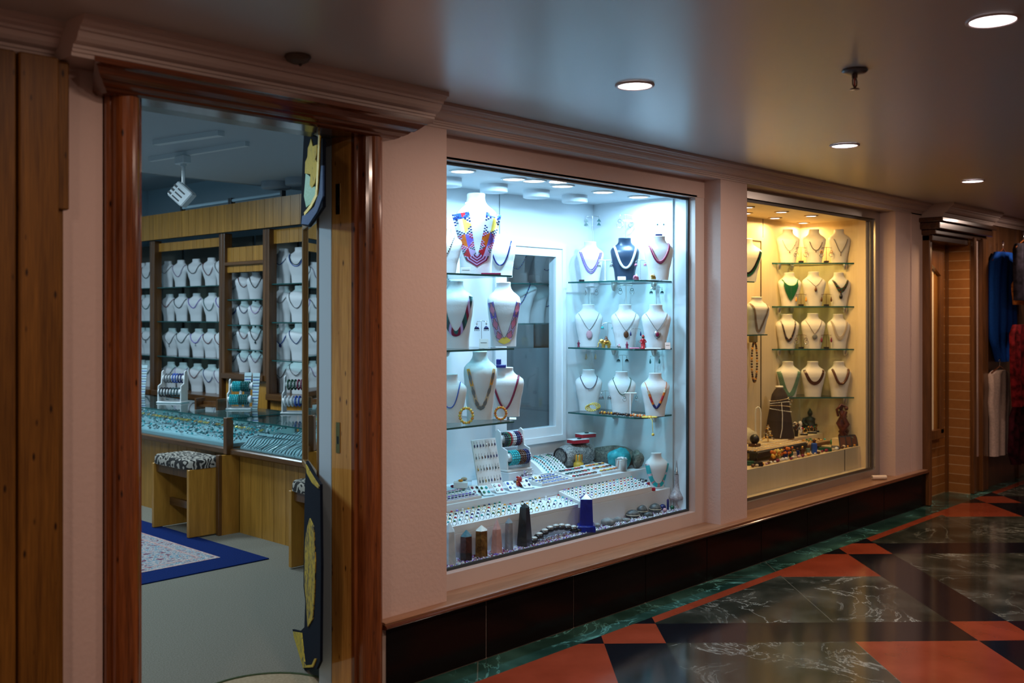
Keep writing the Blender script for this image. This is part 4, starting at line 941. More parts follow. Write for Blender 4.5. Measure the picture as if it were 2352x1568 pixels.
part('gold_border', panel([(731, 310), (734, 311), (732, 380), (728, 450), (715, 476), (699, 495), (698, 488), (712, 470), (724, 446), (728, 380)], .055, .004, mgold), t)
part('fringe', panel([(694, 496), (706, 490), (722, 474), (733, 440), (738, 380), (741, 380), (741, 450), (728, 486), (708, 516), (692, 514)], .0545, .006, mblue), t)
part('hanging_strip', panel([(699, 293), (731, 298), (731, 312), (699, 306)], .05, .006, mat('olive_strip', (.30, .27, .10), .7)), t)
t = thing('embroidered_runner', 'long dark runner with gold embroidery hanging from the mirror foot to the floor', 'runner', (0, 0, 0))
part('cloth', panel([(703, 1058), (722, 1092), (735, 1112), (737, 1300), (735, 1518), (727, 1536), (681, 1540), (674, 1500), (668, 1444), (690, 1449), (699, 1440), (701, 1380), (697, 1345), (698, 1250), (700, 1120)], .05, .010, mnavy), t)
part('embroidery', panel([(704, 1215), (711, 1190), (720, 1210), (724, 1290), (722, 1360), (718, 1420), (706, 1440), (703, 1380), (699, 1340), (700, 1250)], .054, .005, goldcloth('gold_embroidery', (.02, .02, .03), .45)), t)
part('embroidery', panel([(673, 1450), (692, 1453), (697, 1500), (700, 1528), (716, 1526), (722, 1512), (726, 1512), (718, 1532), (686, 1534), (679, 1500)], .054, .005, goldcloth('gold_border_cloth', (.05, .05, .04), .40)), t)
part('embroidery', panel([(702, 1066), (712, 1084), (732, 1116), (731, 1122), (716, 1108), (704, 1086)], .054, .005, MATS['gold_border_cloth']), t)
# ---------------------------------------------------------------- blue-lit window: shelves
rnd = random.Random(11)
FACE = R2(-46)
YL = .42
LZ = [P(1120, y, Y=YL).z for y in (630, 801, 973)]
LX1 = [P(x, 700, Y=YL).x for x in (1176, 1181, 1181)]
XR = 4.645
RZ = [P(1440, 643, X=XR).z, P(1440, 801, X=XR).z, P(1470, 960, X=XR).z]
def slab(poly, z, th, name, label, brackets, group):
    mb = MB(); n = len(poly); vs = [(x, y, z-th) for x, y in poly]+[(x, y, z) for x, y in poly]
    mb.add(vs, [tuple(range(n))[::-1], tuple(range(n, 2*n))], G_SHELF); mb.add(vs, [(k, (k+1) % n, n+(k+1) % n, n+k) for k in range(n)], M_TEAL)
    t = thing(name, label, 'shelf', (0, 0, 0), 0, group); part('glass_panel', mb, t)
    for bx, by in brackets:
        mb = MB(); mb.lathe([(.001, -.045), (.012, -.040), (.020, -.012), (.018, 0)], M_STEEL, 12, c=(bx, by, z-th-.0005)); part('bracket', mb, t)
    return t
rn3 = ['top', 'middle', 'bottom']
for i, z in enumerate(LZ):
    x1 = LX1[i]; slab([(2.935, YL+.02), (3.12, YL), (x1, YL), (x1, .885), (2.935, .885)], z, .009, 'glass_shelf', f'{rn3[i]} glass shelf on the left of the blue-lit window', [(3.3, .84), (x1-.08, .84)], 'glass shelves of the blue-lit window')
for i, z in enumerate(RZ):
    slab([(XR, .835), (XR, .34), (XR+.06, .30), (4.953, .295), (4.953, .835)], z, .009, 'glass_shelf', f'{rn3[i]} glass shelf on the right of the blue-lit window', [(4.925, .40), (4.925, .70)], 'glass shelves of the blue-lit window')
# ---- left busts
def bustp(label, x, z, hp, Y=None, X=None, kind='std', wd=1.0, rz=FACE, m=None, grp='white busts in the blue-lit window'):
    q = P(x, 700, Y=Y) if Y is not None else P(x, 700, X=X)
    return bust(label, (q.x, q.y, z+.0008), sz(hp, q.x, q.y), rz, kind, m, wd, grp)
GN = 'necklaces in the blue-lit window'
def zigzag(i, j, n):
    a = (abs((i*1.0) % 12-6)/6*n) ; d = abs(j-n/2+.5)*2
    band = (i//12) % 4
    if d < a*.55: return ('red', 'yellow', 'orange', 'lilac')[band]
    if d < a: return ('blue', 'white', 'purple', 'dgreen')[band]
    return ('navy', 'lilac', 'white', 'grey')[band]
def big_collar(i, j, n):
    s = abs(i); u = (s % 11)/11; w_ = abs(j-(n-1)/2)/(n/2); dia = (1-abs(u-.5)*2) > w_*.9
    k = (s//11) % 4
    if s < 3: return 'maroon' if j % 2 else 'lilac'
    if dia: return (('lilac', 'red'), ('purple', 'orange'), ('yellow', 'white'), ('red', 'blue'))[k][0 if (j < n/2) == (i < 0) else 1]
    return (('dgreen', 'lilac'), ('red', 'lilac'), ('navy', 'white'), ('blue', 'navy'))[k][(j+s) % 2]
def diamonds(a, b_, c_, d_):
    def f(i, j, n):
        s = abs(i); u = (s % 12)/12; w_ = abs(j-(n-1)/2)/(n/2)
        if s < 3: return d_
        e = (1-abs(u-.5)*2)
        return a if e > w_+.15 else ('grey' if e > w_-.1 else (b_ if s < 24 else c_))
    return f
B = bustp('tall white bust wearing the wide multicoloured beaded collar, top left shelf', 1094, LZ[0], 186, Y=.56, kind='tall', wd=.66, rz=R2(-38))
necklace(B, 'wide collar beaded in coloured diamonds on the tall bust, top left shelf', 'strip', big_collar, .24, .056, 1.25, .16, .77, group=GN)
B = bustp('white bust cut off by the left edge of the blue-lit window, top shelf', 1016, LZ[0], 104, Y=.62)
necklace(B, 'black beaded strand on the bust cut off at the left of the top shelf', 'beads', ['black', 'white'], .35, .003, 1.5, .28, group=GN)
B = bustp('small white bust with a blue strand right of the tall collar bust', 1149, LZ[0], 98, Y=.66, kind='tall', wd=.95)
necklace(B, 'navy blue rope necklace on the small bust beside the collar bust', 'tube', ['navy'], .28, .004, 2.0, .27, group=GN)
B = bustp('white bust at the left of the middle shelf with a teal and plum band', 1046, LZ[1], 154, Y=.58, kind='tall', wd=.70, rz=R2(-40))
necklace(B, 'teal and plum beaded band on the left bust of the middle shelf', 'strip', lambda i, j, n: ('teal', 'maroon', 'lilac', 'dteal')[((abs(i)+j)//5) % 4], .26, .028, 1.6, .28, .78, group=GN)
B = bustp('white bust on the middle shelf wearing a pink and yellow diamond band', 1157, LZ[1], 146, Y=.62, kind='tall', wd=.68, rz=R2(-40))
necklace(B, 'pink, blue and yellow diamond beaded band on the middle left shelf', 'strip', diamonds('pink', 'lilac', 'purple', 'yellow'), .14, .036, 1.35, .27, .72, upto=.95, group=GN)
B = bustp('white bust cut off at the left of the bottom shelf with a thin blue cord', 1034, LZ[2], 110, Y=.60, kind='std', wd=.8)
necklace(B, 'thin blue cord on the left bust of the bottom shelf', 'tube', ['blue'], .32, .0028, 2.2, .27, group=GN)
B = bustp('tall white bust with a grey and gold band on the bottom left shelf', 1103, LZ[2], 156, Y=.58, kind='tall', wd=.64, rz=R2(-38))
necklace(B, 'grey, brown and gold beaded band on the tall bust of the bottom shelf', 'strip', diamonds('grey', 'cream', 'amber', 'silver'), .20, .019, 1.3, .27, .76, group=GN)
B = bustp('white bust with a plum rope necklace at the right end of the bottom left shelf', 1160, LZ[2], 112, Y=.60, kind='tall', wd=1.0)
necklace(B, 'plum red rope necklace at the right end of the bottom left shelf', 'tube', ['maroon'], .16, .0055, 1.5, .28, group=GN)
# ---- right busts
XB = 4.80
def RB(lab_, x, r_, hp, **k): return bustp(lab_, x, RZ[r_], hp, X=XB, kind='std', wd=k.pop('wd', .77), **k)
B = RB('white bust with a triple violet strand, leftmost on the top right shelf', 1356, 0, 92)
necklace(B, 'triple violet and white strands on the leftmost bust, top right shelf', 'beads', ['purple', 'lilac', 'purple'], .22, .0034, 1.7, .36, .74, strands=3, group=GN)
B = RB('navy blue bust in the middle of the top right shelf', 1435, 0, 98, m=M_BUSTB)
necklace(B, 'thick white beaded rope on the navy bust', 'tube', ['white'], .30, .0075, 1.9, .33, .80, group=GN)
B = RB('white bust with a dark red cord, rightmost on the top right shelf', 1513, 0, 100)
necklace(B, 'dark red twisted cord on the rightmost bust, top right shelf', 'tube', ['maroon', 'pink'], .38, .0042, 1.8, .33, .84, strands=2, group=GN)
B = RB('white bust with an oval pink stone pendant, leftmost on the middle right shelf', 1352, 1, 96)
necklace(B, 'fine chain with an oval pale pink stone, middle right shelf', 'tube', ['grey'], .40, .0013, 1.15, .32, .80, pend=('oval', 'rose', .026), group=GN)
B = RB('white bust with an oval amber pendant, middle of the middle right shelf', 1436, 1, 98)
necklace(B, 'fine chain with an oval amber brown stone, middle right shelf', 'tube', ['grey'], .40, .0013, 1.15, .32, .80, pend=('oval', 'brown', .021), group=GN)
B = RB('white bust with a framed dark red pendant, rightmost on the middle right shelf', 1507, 1, 100)
necklace(B, 'chain with a silver framed dark red pendant, middle right shelf', 'tube', ['grey'], .42, .0016, 1.15, .32, .80, pend=('framed', 'maroon', .023), group=GN)
B = RB('white bust with a short dark beaded strand, leftmost on the bottom right shelf', 1352, 2, 93)
necklace(B, 'short dark grey beaded strand, bottom right shelf', 'beads', ['navy', 'grey'], .55, .0032, 2.1, .29, .86, group=GN)
B = RB('white bust with a thin green cord, middle of the bottom right shelf', 1428, 2, 95)
necklace(B, 'thin dark green cord, bottom right shelf', 'tube', ['dgreen'], .46, .0022, 1.8, .30, .86, group=GN)
B = RB('white bust with a long red and blue woven band, rightmost on the bottom right shelf', 1505, 2, 98)
necklace(B, 'red, orange and navy banded necklace, bottom right shelf', 'tube', ['orange'], .20, .0020, 1.4, .33, .80, group=GN)
pts = npath(B, .20, .80, 1.4, .33, .006, 40); mb = MB()
for i in range(5, 36):
    mb.tube([pts[i], pts[i+1]], .0068, bm_(['navy', 'navy', 'navy', 'orange', 'red', 'red', 'orange', 'cream'][min(abs(i-20)//2, 7)]), 8)
solo('necklace', mb, 'chunky coloured segments strung over the rightmost bust, bottom right shelf', 'necklace', B['loc'], B['rz'], GN)

# ---------------------------------------------------------------- earring stands
def earring(label, loc, rz, style, c, s=1.0, group='earrings on small stands'):
    mb = MB(); m = bm_(c); sv = bm_('silver'); mb.tube([(0, 0, 0), (.003*s, 0, .004*s), (0, 0, .006*s)], .0007, sv, 4); mb.tube([(0, 0, 0), (0, 0, -.008*s)], .0007, sv, 4)
    if style == 'tri':
        for dz in (-.010, -.024):
            mb.add([(0, -.002, dz*s+.006*s), (-.008*s, -.002, dz*s-.006*s), (.008*s, -.002, dz*s-.006*s), (0, .002, dz*s+.006*s), (-.008*s, .002, dz*s-.006*s), (.008*s, .002, dz*s-.006*s)], [(0, 1, 2), (5, 4, 3), (0, 3, 4, 1), (1, 4, 5, 2), (2, 5, 3, 0)], m)
    elif style == 'hoop':
        mb.torus((0, 0, -.016*s), .006*s, .0014*s, m, 12, 5, 'Y'); mb.torus((0, 0, -.028*s), .010*s, .0014*s, sv, 14, 5, 'Y')
    elif style == 'drop':
        mb.lathe([(.0005, -.006*s), (.002*s, -.010*s), (.0045*s, -.022*s), (.0035*s, -.028*s), (.0005, -.030*s)], m, 8, cap=False)
    elif style == 'stud': mb.ball((0, -.001, -.003*s), .004*s, m, 8, 5)
    elif style == 'bell':
        mb.lathe([(.0005, -.010*s), (.006*s, -.014*s), (.009*s, -.022*s), (.0005, -.022*s)], m, 10, cap=False); mb.ball((0, 0, -.004*s), .003*s, sv)
        for k in range(4): mb.ball(((k-1.5)*.0045*s, 0, -.025*s), .0018*s, m, 5, 3)
    return solo('earring', mb, label, 'earring', loc, rz, group)
def ear_stand(where, q, rz, h, w_, style, c, m=M_CHROME, thick=.0014, base='flat', s=1.0):
    t = thing('earring_stand', f'{"black-based" if base == "block" else "slender" if thick < .003 else "white T-shaped"} earring stand {where}', 'earring stand', tuple(q), rz)
    mb = MB()
    if base == 'block': mb.bbox(-.018, .018, -.012, .012, 0, .014, M_BLACK, .002)
    else: mb.lathe([(.016, 0), (.015, .003), (.003, .005)], m, 14)
    part('base', mb, t); mb = MB(); mb.tube([(0, 0, .004), (0, 0, h)], thick, m, 8); part('pole', mb, t)
    mb = MB(); mb.tube([(-w_/2, 0, h-.004), (-w_*.25, 0, h+.001), (0, 0, h+.002), (w_*.25, 0, h+.001), (w_/2, 0, h-.004)] if thick < .003 else [(-w_/2, 0, h), (w_/2, 0, h)], thick, m, 8); part('crossbar', mb, t)
    M = TR(q[0], q[1], q[2], rz)
    for sgn, nm in ((-1, 'left'), (1, 'right')):
        v = M @ Vector((sgn*w_/2*.96, -thick-.001, h-.006)); earring(f'{nm} earring hanging on the stand {where}', tuple(v), rz, style, c, s)
def eps(where, x, zsh, ytop, wpx, style, c, X=4.90, **k):
    q = P(x, 700, X=X); h = P(x, ytop, X=X).z-zsh; ear_stand(where, (q.x, q.y, zsh+.0008), FACE, h, sz(wpx, q.x, q.y), style, c, **k)
eps('behind the violet-strand bust', 1361, RZ[0], 497, 30, 'tri', 'teal', s=1.7)
eps('behind the navy bust', 1437, RZ[0], 494, 28, 'hoop', 'grey', s=1.9)
eps('behind the dark red cord bust', 1517, RZ[0], 512, 15, 'stud', 'dteal', s=1.4)
eps('between the violet-strand bust and the navy bust', 1390, RZ[0], 598, 30, 'bell', 'grey', X=4.72, m=M_WHITE, thick=.0035, s=1.4)
eps('right of the navy bust', 1471, RZ[0], 598, 22, 'bell', 'pink', X=4.73, s=1.1)
eps('behind the pink pendant bust', 1356, RZ[1], 659, 28, 'hoop', 'grey', m=M_WHITE, thick=.004, s=1.2)
eps('behind the amber pendant bust', 1438, RZ[1], 655, 28, 'hoop', 'teal', m=M_WHITE, thick=.004, s=1.3)
eps('behind the framed pendant bust', 1508, RZ[1], 660, 26, 'bell', 'dteal', s=1.3)
eps('between the pink and amber pendant busts', 1396, RZ[1], 742, 26, 'bell', 'turq', X=4.74, s=1.2)
eps('between the amber and framed pendant busts', 1460, RZ[1], 755, 24, 'drop', 'navy', X=4.71, s=1.2)
eps('behind the short dark strand bust', 1357, RZ[2], 806, 22, 'drop', 'cream', s=1.6)
eps('behind the green cord bust', 1430, RZ[2], 816, 20, 'bell', 'dteal', s=1.4)
eps('behind the woven band bust', 1504, RZ[2], 818, 22, 'drop', 'teal', s=1.3)
eps('right of the short dark strand bust', 1391, RZ[2], 898, 20, 'bell', 'grey', X=4.73, s=1.7)
eps('in front of the green cord bust', 1448, RZ[2], 903, 28, 'hoop', 'teal', X=4.71, m=M_WHITE, thick=.0045, s=1.1)
q = P(1106, 700, Y=.50); ear_stand('on the middle left shelf between two busts', (q.x, q.y, LZ[1]+.0008), FACE, P(1106, 738, Y=.50).z-LZ[1], .05, 'bell', 'navy', s=1.6)

# ---------------------------------------------------------------- small figures and cards
def elephant(label, loc, rz, s, m, m2):
    t = thing('elephant_figurine', label, 'figurine', loc, rz, 'little elephant figurines'); mb = MB()
    mb.ball((0, 0, s*.55), s*.36, m, 12, 8, (1.25, .8, .85)); mb.ball((-s*.5, 0, s*.66), s*.24, m, 10, 7, (1, .85, 1))
    mb.tube([(-s*.65, 0, s*.62), (-s*.80, 0, s*.42), (-s*.80, 0, s*.2), (-s*.90, 0, s*.12)], [s*.09, s*.07, s*.05, s*.035], m, 8)
    for x in (-.28, .30):
        for y in (-.16, .16): mb.tube([(s*x, s*y, s*.45), (s*x, s*y, 0)], [s*.13, s*.10], m, 8)
    mb.tube([(s*.44, 0, s*.6), (s*.52, 0, s*.3)], s*.025, m, 5); part('body', mb, t)
    for y in (-1, 1):
        mb = MB(); mb.ball((-s*.44, y*s*.22, s*.66), s*.17, m, 8, 6, (.8, .25, 1.1)); part('ear', mb, t)
        mb = MB(); mb.tube([(-s*.66, y*s*.08, s*.52), (-s*.82, y*s*.1, s*.48)], [s*.03, s*.012], bm_('white'), 5); part('tusk', mb, t)
    mb = MB(); mb.ball((0, 0, s*.74), s*.27, m2, 10, 6, (1.1, .95, .55)); mb.lathe([(s*.18, s*.85), (s*.14, s*1.0), (s*.05, s*1.15), (.0005, s*1.2)], m2, 10, cap=False); part('saddle', mb, t)
    return t
def pos(x, X=None, Y=None, z=0): q = P(x, 700, X=X, Y=Y); return (q.x, q.y, z+.0008)
elephant('pink jewelled elephant beside the navy bust on the top right shelf', pos(1462, X=4.68, z=RZ[0]), R2(-10), .030, bm_('pink'), bm_('white'))
elephant('gold and white elephant in front of the dark red cord bust', pos(1501, X=4.68, z=RZ[0]), R2(-10), .030, bm_('gold'), bm_('cream'))
elephant('large gold elephant figurine on the middle right shelf', pos(1392, X=4.68, z=RZ[1]), R2(-30), .060, M_GOLD, bm_('brown'))
elephant('tiny silver and pink elephant right of the gold one', pos(1422, X=4.67, z=RZ[1]), R2(-30), .022, bm_('silver'), bm_('pink'))
def figure(label, loc, rz, h, m, m2, cat='figurine', name='standing_figurine'):
    t = thing(name, label, cat, loc, rz); mb = MB()
    mb.lathe([(.0005, 0), (h*.20, 0), (h*.22, h*.06), (h*.15, h*.12), (h*.17, h*.35), (h*.12, h*.55), (h*.17, h*.66), (h*.08, h*.76), (.0005, h*.78)], m, 14, cap=False)
    for s in (-1, 1): mb.tube([(s*h*.15, 0, h*.66), (s*h*.22, -h*.04, h*.5), (s*h*.08, -h*.16, h*.46)], h*.045, m, 6)
    part('body', mb, t); mb = MB(); mb.ball((0, 0, h*.86), h*.11, m2, 10, 7); mb.lathe([(h*.11, h*.9), (h*.07, h*.97), (.0005, h*1.04)], m, 10, cap=False); part('head', mb, t); return t
figure('tall red figurine between the amber and framed pendant busts', pos(1477, X=4.67, z=RZ[1]), FACE, .080, bm_('red'), bm_('brown'))
figure('small plum figurine left of the pink sticks on the middle right shelf', pos(1440, X=4.67, z=RZ[1]), FACE, .040, bm_('maroon'), bm_('pink'))
figure('small red figurine at the left end of the middle right shelf', pos(1329, X=4.70, z=RZ[1]), FACE, .040, bm_('maroon'), bm_('grey'))
def cardm(label, loc, rz, w_, h, lean=.25, m=None):
    mb = MB(); M = TR(*loc, rz=rz) @ Matrix.Rotation(-lean, 4, 'X'); mb = MB(); mb.bbox(-w_/2, w_/2, -.0015, .0015, .0006, h, m or M_WHITE, .0006, M=Matrix.Rotation(-lean, 4, 'X')); mb.box(-w_*.35, w_*.35, -.002, -.0014, h*.55, h*.62, bm_('grey'), M=Matrix.Rotation(-lean, 4, 'X')); return solo('display_card', mb, label, 'card', loc, rz)
cardm('small white card in front of the navy bust', pos(1428, X=4.66, z=RZ[0]), FACE, .048, .022)
cardm('white price card with dark side on the middle left shelf', pos(1111, Y=.46, z=LZ[1]), FACE, .045, .05, .3)
cardm('white card at the foot of the diamond band bust', pos(1178, Y=.46, z=LZ[2]), FACE, .035, .016, .9)
cardm('small white block card left of the tall collar bust', pos(1070, Y=.45, z=LZ[0]), FACE, .052, .030, .1)
cardm('white card at the right end of the middle right shelf', pos(1534, X=4.72, z=RZ[1]), FACE, .03, .04, .3)
mb = MB(); mb.bbox(-.026, .026, -.02, .02, 0, .016, bead('boxblue', (.01, .03, .26)), .002); mb.bbox(-.026, 0, -.015, .02, .0165, .045, BC['boxblue'], .002); q = pos(1151, Y=.60); solo('ring_box', mb, 'bright blue box sitting on the neck of the plum rope bust', 'box', (q[0], q[1], LZ[2]+sz(112, q[0], q[1])*1.016), FACE)
mb = MB(); mb.bbox(-.020, .020, -.012, .012, 0, .011, bm_('navy'), .002); q = pos(1513, X=XB); solo('ring_box', mb, 'tiny navy box on the neck of the dark red cord bust', 'box', (q[0], q[1], RZ[0]+sz(100, q[0], q[1])*1.016), FACE)
mb = MB(); mb.bbox(-.05, .05, -.025, .025, 0, .010, bm_('maroon'), .002); solo('flat_case', mb, 'flat plum coloured case under the tall collar bust', 'case', pos(1128, Y=.47, z=LZ[0]), FACE)
mb = MB(); mb.bbox(-.03, .03, -.008, .008, 0, .008, bm_('pink'), .003); solo('incense_sticks', mb, 'pink bundle lying on the middle right shelf', 'bundle', pos(1457, X=4.655, z=RZ[1]), FACE)
mb = MB(); mb.bbox(-.045, .045, -.014, .014, 0, .007, M_BOXW, .002); solo('flat_case', mb, 'flat white case on the middle right shelf before the framed pendant bust', 'case', pos(1500, X=4.675, z=RZ[1]), FACE)
mb = MB(); mb.bbox(-.016, .016, -.014, .014, 0, .012, M_BLACK, .002); solo('small_box', mb, 'tiny black box at the left of the top right shelf', 'box', pos(1336, X=4.69, z=RZ[0]), FACE)
# beaded bracelets
def beadring(label, loc, rz, R_, r, c, tilt, n=16, cat='bracelet'):
    mb = MB(); M = Matrix.Rotation(tilt, 4, 'X')
    for k in range(n): a = 2*math.pi*k/n; mb.ball((R_*math.cos(a), 0, R_+r+R_*1.18*math.sin(a)+R_*.2), r, bm_(c[k % len(c)] if isinstance(c, (list, tuple)) else c), 8, 5, M=M)
    return solo('beaded_bracelet', mb, label, cat, loc, rz)
beadring('golden amber bead bracelet standing on the bottom left shelf', pos(1071, Y=.46, z=LZ[2]), FACE, .032, .0078, ['yellow', 'amber'], R2(8))
beadring('orange bead bracelet leaning on the plum rope bust', pos(1150, Y=.47, z=LZ[2]), FACE, .028, .0072, ['orange', 'amber'], R2(18))
mb = MB()
for k in range(3):
    for i in range(16): a = 2*math.pi*i/16; mb.ball((.034*math.cos(a)+.01*k, .004*k, .03+.02*math.sin(a)+.004*k), .005, bm_('yellow'), 6, 4)
solo('beaded_bracelet', mb, 'cluster of yellow bead bracelets in front of the short dark strand bust', 'bracelet', pos(1358, X=4.69, z=RZ[2]), FACE)
for nm, x0, x1, c, lb in (('bead_strand', 1378, 1408, ['brown', 'amber'], 'brown bead strand lying on the bottom right shelf'), ('bead_strand', 1408, 1450, ['black', 'brown', 'black'], 'dark bead strand curled in the middle of the bottom right shelf'), ('bead_strand', 1449, 1478, ['orange', 'cream'], 'orange bead strand lying on the bottom right shelf')):
    a = pos(x0, X=4.665); b = pos(x1, X=4.665); L_ = a[1]-b[1]; mb = MB()
    for k in range(13):
        f = k/12; mb.ball((.012*math.sin(k*1.1), -L_*f, .008+.004*abs(math.sin(k))), .0082, bm_(c[k % len(c)]), 7, 5); mb.ball((.02+.01*math.sin(k*1.1), -L_*f, .008), .0075, bm_(c[(k+1) % len(c)]), 7, 5)
    solo(nm, mb, lb, 'bead strand', (a[0], a[1], RZ[2]+.001), 0)
t = thing('yellow_tassel', 'yellow fabric flower with tassel hanging over the bottom right shelf edge', 'tassel', pos(1492, X=4.66, z=RZ[2]), FACE)
mb = MB()
for k in range(12): a = 2*math.pi*k/12; mb.ball((.035*math.cos(a), .014*math.sin(a), .008), .009, bm_('yellow'), 7, 4, (1.3, 1, .6))
mb.ball((0, 0, .008), .016, bm_('amber'), 8, 5, (1, 1, .6)); part('flower', mb, t)
mb = MB(); mb.tube([(.0, -.02, .006), (.008, -.045, -.004), (.010, -.047, -.035), (.012, -.047, -.075)], .002, bm_('yellow'), 5); mb.ball((.012, -.047, -.085), .009, bm_('yellow')); part('tassel', mb, t)

# ---------------------------------------------------------------- floor of the blue-lit window
ZF = .366
mb = MB(); pal = [bm_(c) for c in ('purple', 'lilac', 'white', 'maroon', 'silver')]; pw = [bm_(c) for c in ('white', 'white', 'silver', 'lilac')]
for k in range(2600):
    x = rnd.uniform(2.99, 4.93); f = (x-3.0)/1.9
    mb.ball((x, rnd.uniform(.20, .292), ZF+rnd.uniform(.001, .008)), rnd.uniform(.0025, .005), rnd.choice(pal if rnd.random() > f*1.15 else pw), 5, 3)
solo('crystal_gravel', mb, 'purple and white crystal chippings strewn along the glass in the blue-lit window', 'gravel', kind='stuff')
ZG = ZF+.006
def stone(name, c1, c2, sc_=14, rough=.18, trans=0.0):
    m = mat(name, c1, rough, trans=trans); N, L = nt(m); tc = N.new('ShaderNodeTexCoord'); n = N.new('ShaderNodeTexNoise'); n.inputs['Scale'].default_value = sc_; n.inputs['Detail'].default_value = 6; n.inputs['Distortion'].default_value = 1.5
    r = ramp(N, [(.35, c1), (.65, c2)]); L.new(tc.outputs['Object'], n.inputs[0]); L.new(n.outputs[0], r.inputs[0]); L.new(r.outputs[0], N['Principled BSDF'].inputs['Base Color']); return m
def obelisk(label, x, hp, wp, m, tip=.16, taper=.72, sides=4, plinth=False, name='crystal_point', tipm=None, twist=.3):
    q = P(x, 700, Y=.248); h = sz(hp, q.x, q.y); w_ = sz(wp, q.x, q.y)/2*1.28; mb = MB(); t = thing(name, label, 'crystal point', (q.x, q.y, ZG), twist)
    z0 = 0
    if plinth:
        mb.bbox(-w_, w_, -w_*.8, w_*.8, 0, h*.16, m, .002); mb.bbox(-w_*.92, w_*.92, -w_*.74, w_*.74, h*.16, h*.175, m, .001); z0 = h*.175; w_ *= .82
    def ring(r, z):
        return [(r*math.cos(2*math.pi*(k+.5)/sides), r*math.sin(2*math.pi*(k+.5)/sides)*.85, z) for k in range(sides)]
    g = 1.2 if sides == 4 else 1.05
    mb.loft([ring(w_*g, z0), ring(w_*g*taper, h*(1-tip))], m, smooth=False, cap=True); part('shaft', mb, t)
    mb = MB(); mb.loft([ring(w_*g*taper, h*(1-tip)+.0002), ring(w_*.06, h)], tipm or m, smooth=False); part('tip', mb, t)
obelisk('white quartz point cut off at the left edge of the blue-lit window', 1032, 95, 30, stone('white_quartz', (.45, .55, .62), (.70, .76, .80), 10, .2), .22, .75, 6)
obelisk('short black stone point with a teal tip beside the white quartz', 1071, 68, 26, stone('black_stone', (.012, .010, .014), (.05, .03, .03), 20), .20, .95, 6, tipm=stone('teal_tip', (.04, .12, .16), (.08, .20, .24)))
obelisk('golden brown tiger eye point with a white tip', 1106, 70, 27, stone('tiger_eye', (.09, .04, .01), (.28, .15, .04), 22), .16, .93, 6, tipm=stone('pale_tip', (.6, .6, .55), (.75, .75, .7)))
obelisk('rose pink quartz point left of the clear quartz', 1141, 76, 26, stone('rose_quartz', (.50, .27, .25), (.66, .42, .40), 14), .30, .70, 6)
obelisk('translucent clear quartz point between pink quartz and black obelisk', 1169, 72, 19, stone('clear_quartz', (.35, .42, .50), (.62, .68, .74), 14, .1, .55), .15, .85, 6)
obelisk('tall black stone obelisk in front of the ring trays', 1205, 97, 28, stone('black_obelisk', (.010, .012, .014), (.035, .035, .035), 10), .10, .60, 4)
obelisk('royal blue obelisk on a square plinth', 1346, 84, 40, stone('lapis_blue', (.004, .012, .17), (.008, .025, .30), 9), .12, .88, 4, True, twist=.75)
# arched black coil with white stones
q0 = P(1225, 1235, Y=.25); t = thing('fossil_coil', 'arched dark coil topped with white stones between the black and blue obelisks', 'stone ornament', (q0.x, .25, ZG)); q1 = P(1330, 1210, Y=.25); L_ = q1.x-q0.x
mb = MB(); cpts = []
for k in range(9):
    f = k/8; cpts.append((L_*f, .01*math.sin(f*3), .013+.034*math.sin(math.pi*min(1, f*1.05))))
    mb.ball(cpts[-1], .023, bm_('black'), 10, 6, (1.15, 1.1, .62))
mb.tube(cpts, .010, bm_('black'), 8); part('coil', mb, t)
for k, p_ in enumerate(cpts): mb = MB(); mb.ball((p_[0], p_[1]-.004, p_[2]+.013), .0165, stone('pebble_white', (.45, .45, .42), (.6, .6, .58)), 8, 5, (1.2, 1, .45)); part('white_stone', mb, t)
def rock(mb, c, r, m, s3=(1, 1, 1), seed=0, seg=14, rings=9, amp=.16):
    o = len(mb.v); mb.ball((0, 0, 0), 1, m, seg, rings); rr = random.Random(seed); ph = [rr.uniform(0, 6) for _ in range(9)]
    for i in range(o, len(mb.v)):
        x, y, z = mb.v[i]; d = 1+amp*(math.sin(3*x+ph[0])*math.sin(3*y+ph[1])+.6*math.sin(5*z+ph[2])*math.sin(6*x+ph[3])+.4*math.sin(9*y+ph[4]))
        mb.v[i] = (c[0]+x*d*r*s3[0], c[1]+y*d*r*s3[1], c[2]+z*d*r*s3[2])
M_PEB = stone('grey_pebble', (.12, .13, .13), (.30, .28, .26), 20, .5); M_DST = stone('dark_fossil', (.03, .035, .04), (.13, .13, .12), 26, .45)
for k, (x, wpx, m, zz, lb, yy) in enumerate([(1372, 17, M_PEB, .6, 'small brownish pebble just right of the blue obelisk', .26), (1397, 34, M_PEB, .55, 'large flat grey pebble, second right of the blue obelisk', .25), (1420, 22, M_PEB, .6, 'pale rounded pebble before the dark fossils', .26), (1438, 20, M_PEB, .5, 'low grey pebble beside the dark fossils', .235),
    (1453, 34, M_DST, .6, 'long dark stone, leftmost of the fossil stones', .27), (1475, 26, M_DST, 1.0, 'upright striped fossil stone', .275), (1490, 24, M_DST, .45, 'flat dark stone in front of the fossils', .235), (1505, 30, M_DST, .8, 'striped ammonite stone near the blue ball', .265)]):
    q = P(x, 700, Y=yy); r = sz(wpx, q.x, q.y)/2; mb = MB(); rock(mb, (0, 0, r*zz*.8), r, m, (1, .75, zz), k, amp=.07); 
    if m is M_DST and zz > .5: mb.torus((0, -.0, r*zz*.8), r*.95, r*.05, bm_('cream'), 18, 5, 'Z', M=Matrix.Rotation(.0, 4, 'X'))
    solo('polished_stone', mb, lb, 'stone', (q.x, q.y, ZG-.001), FACE)
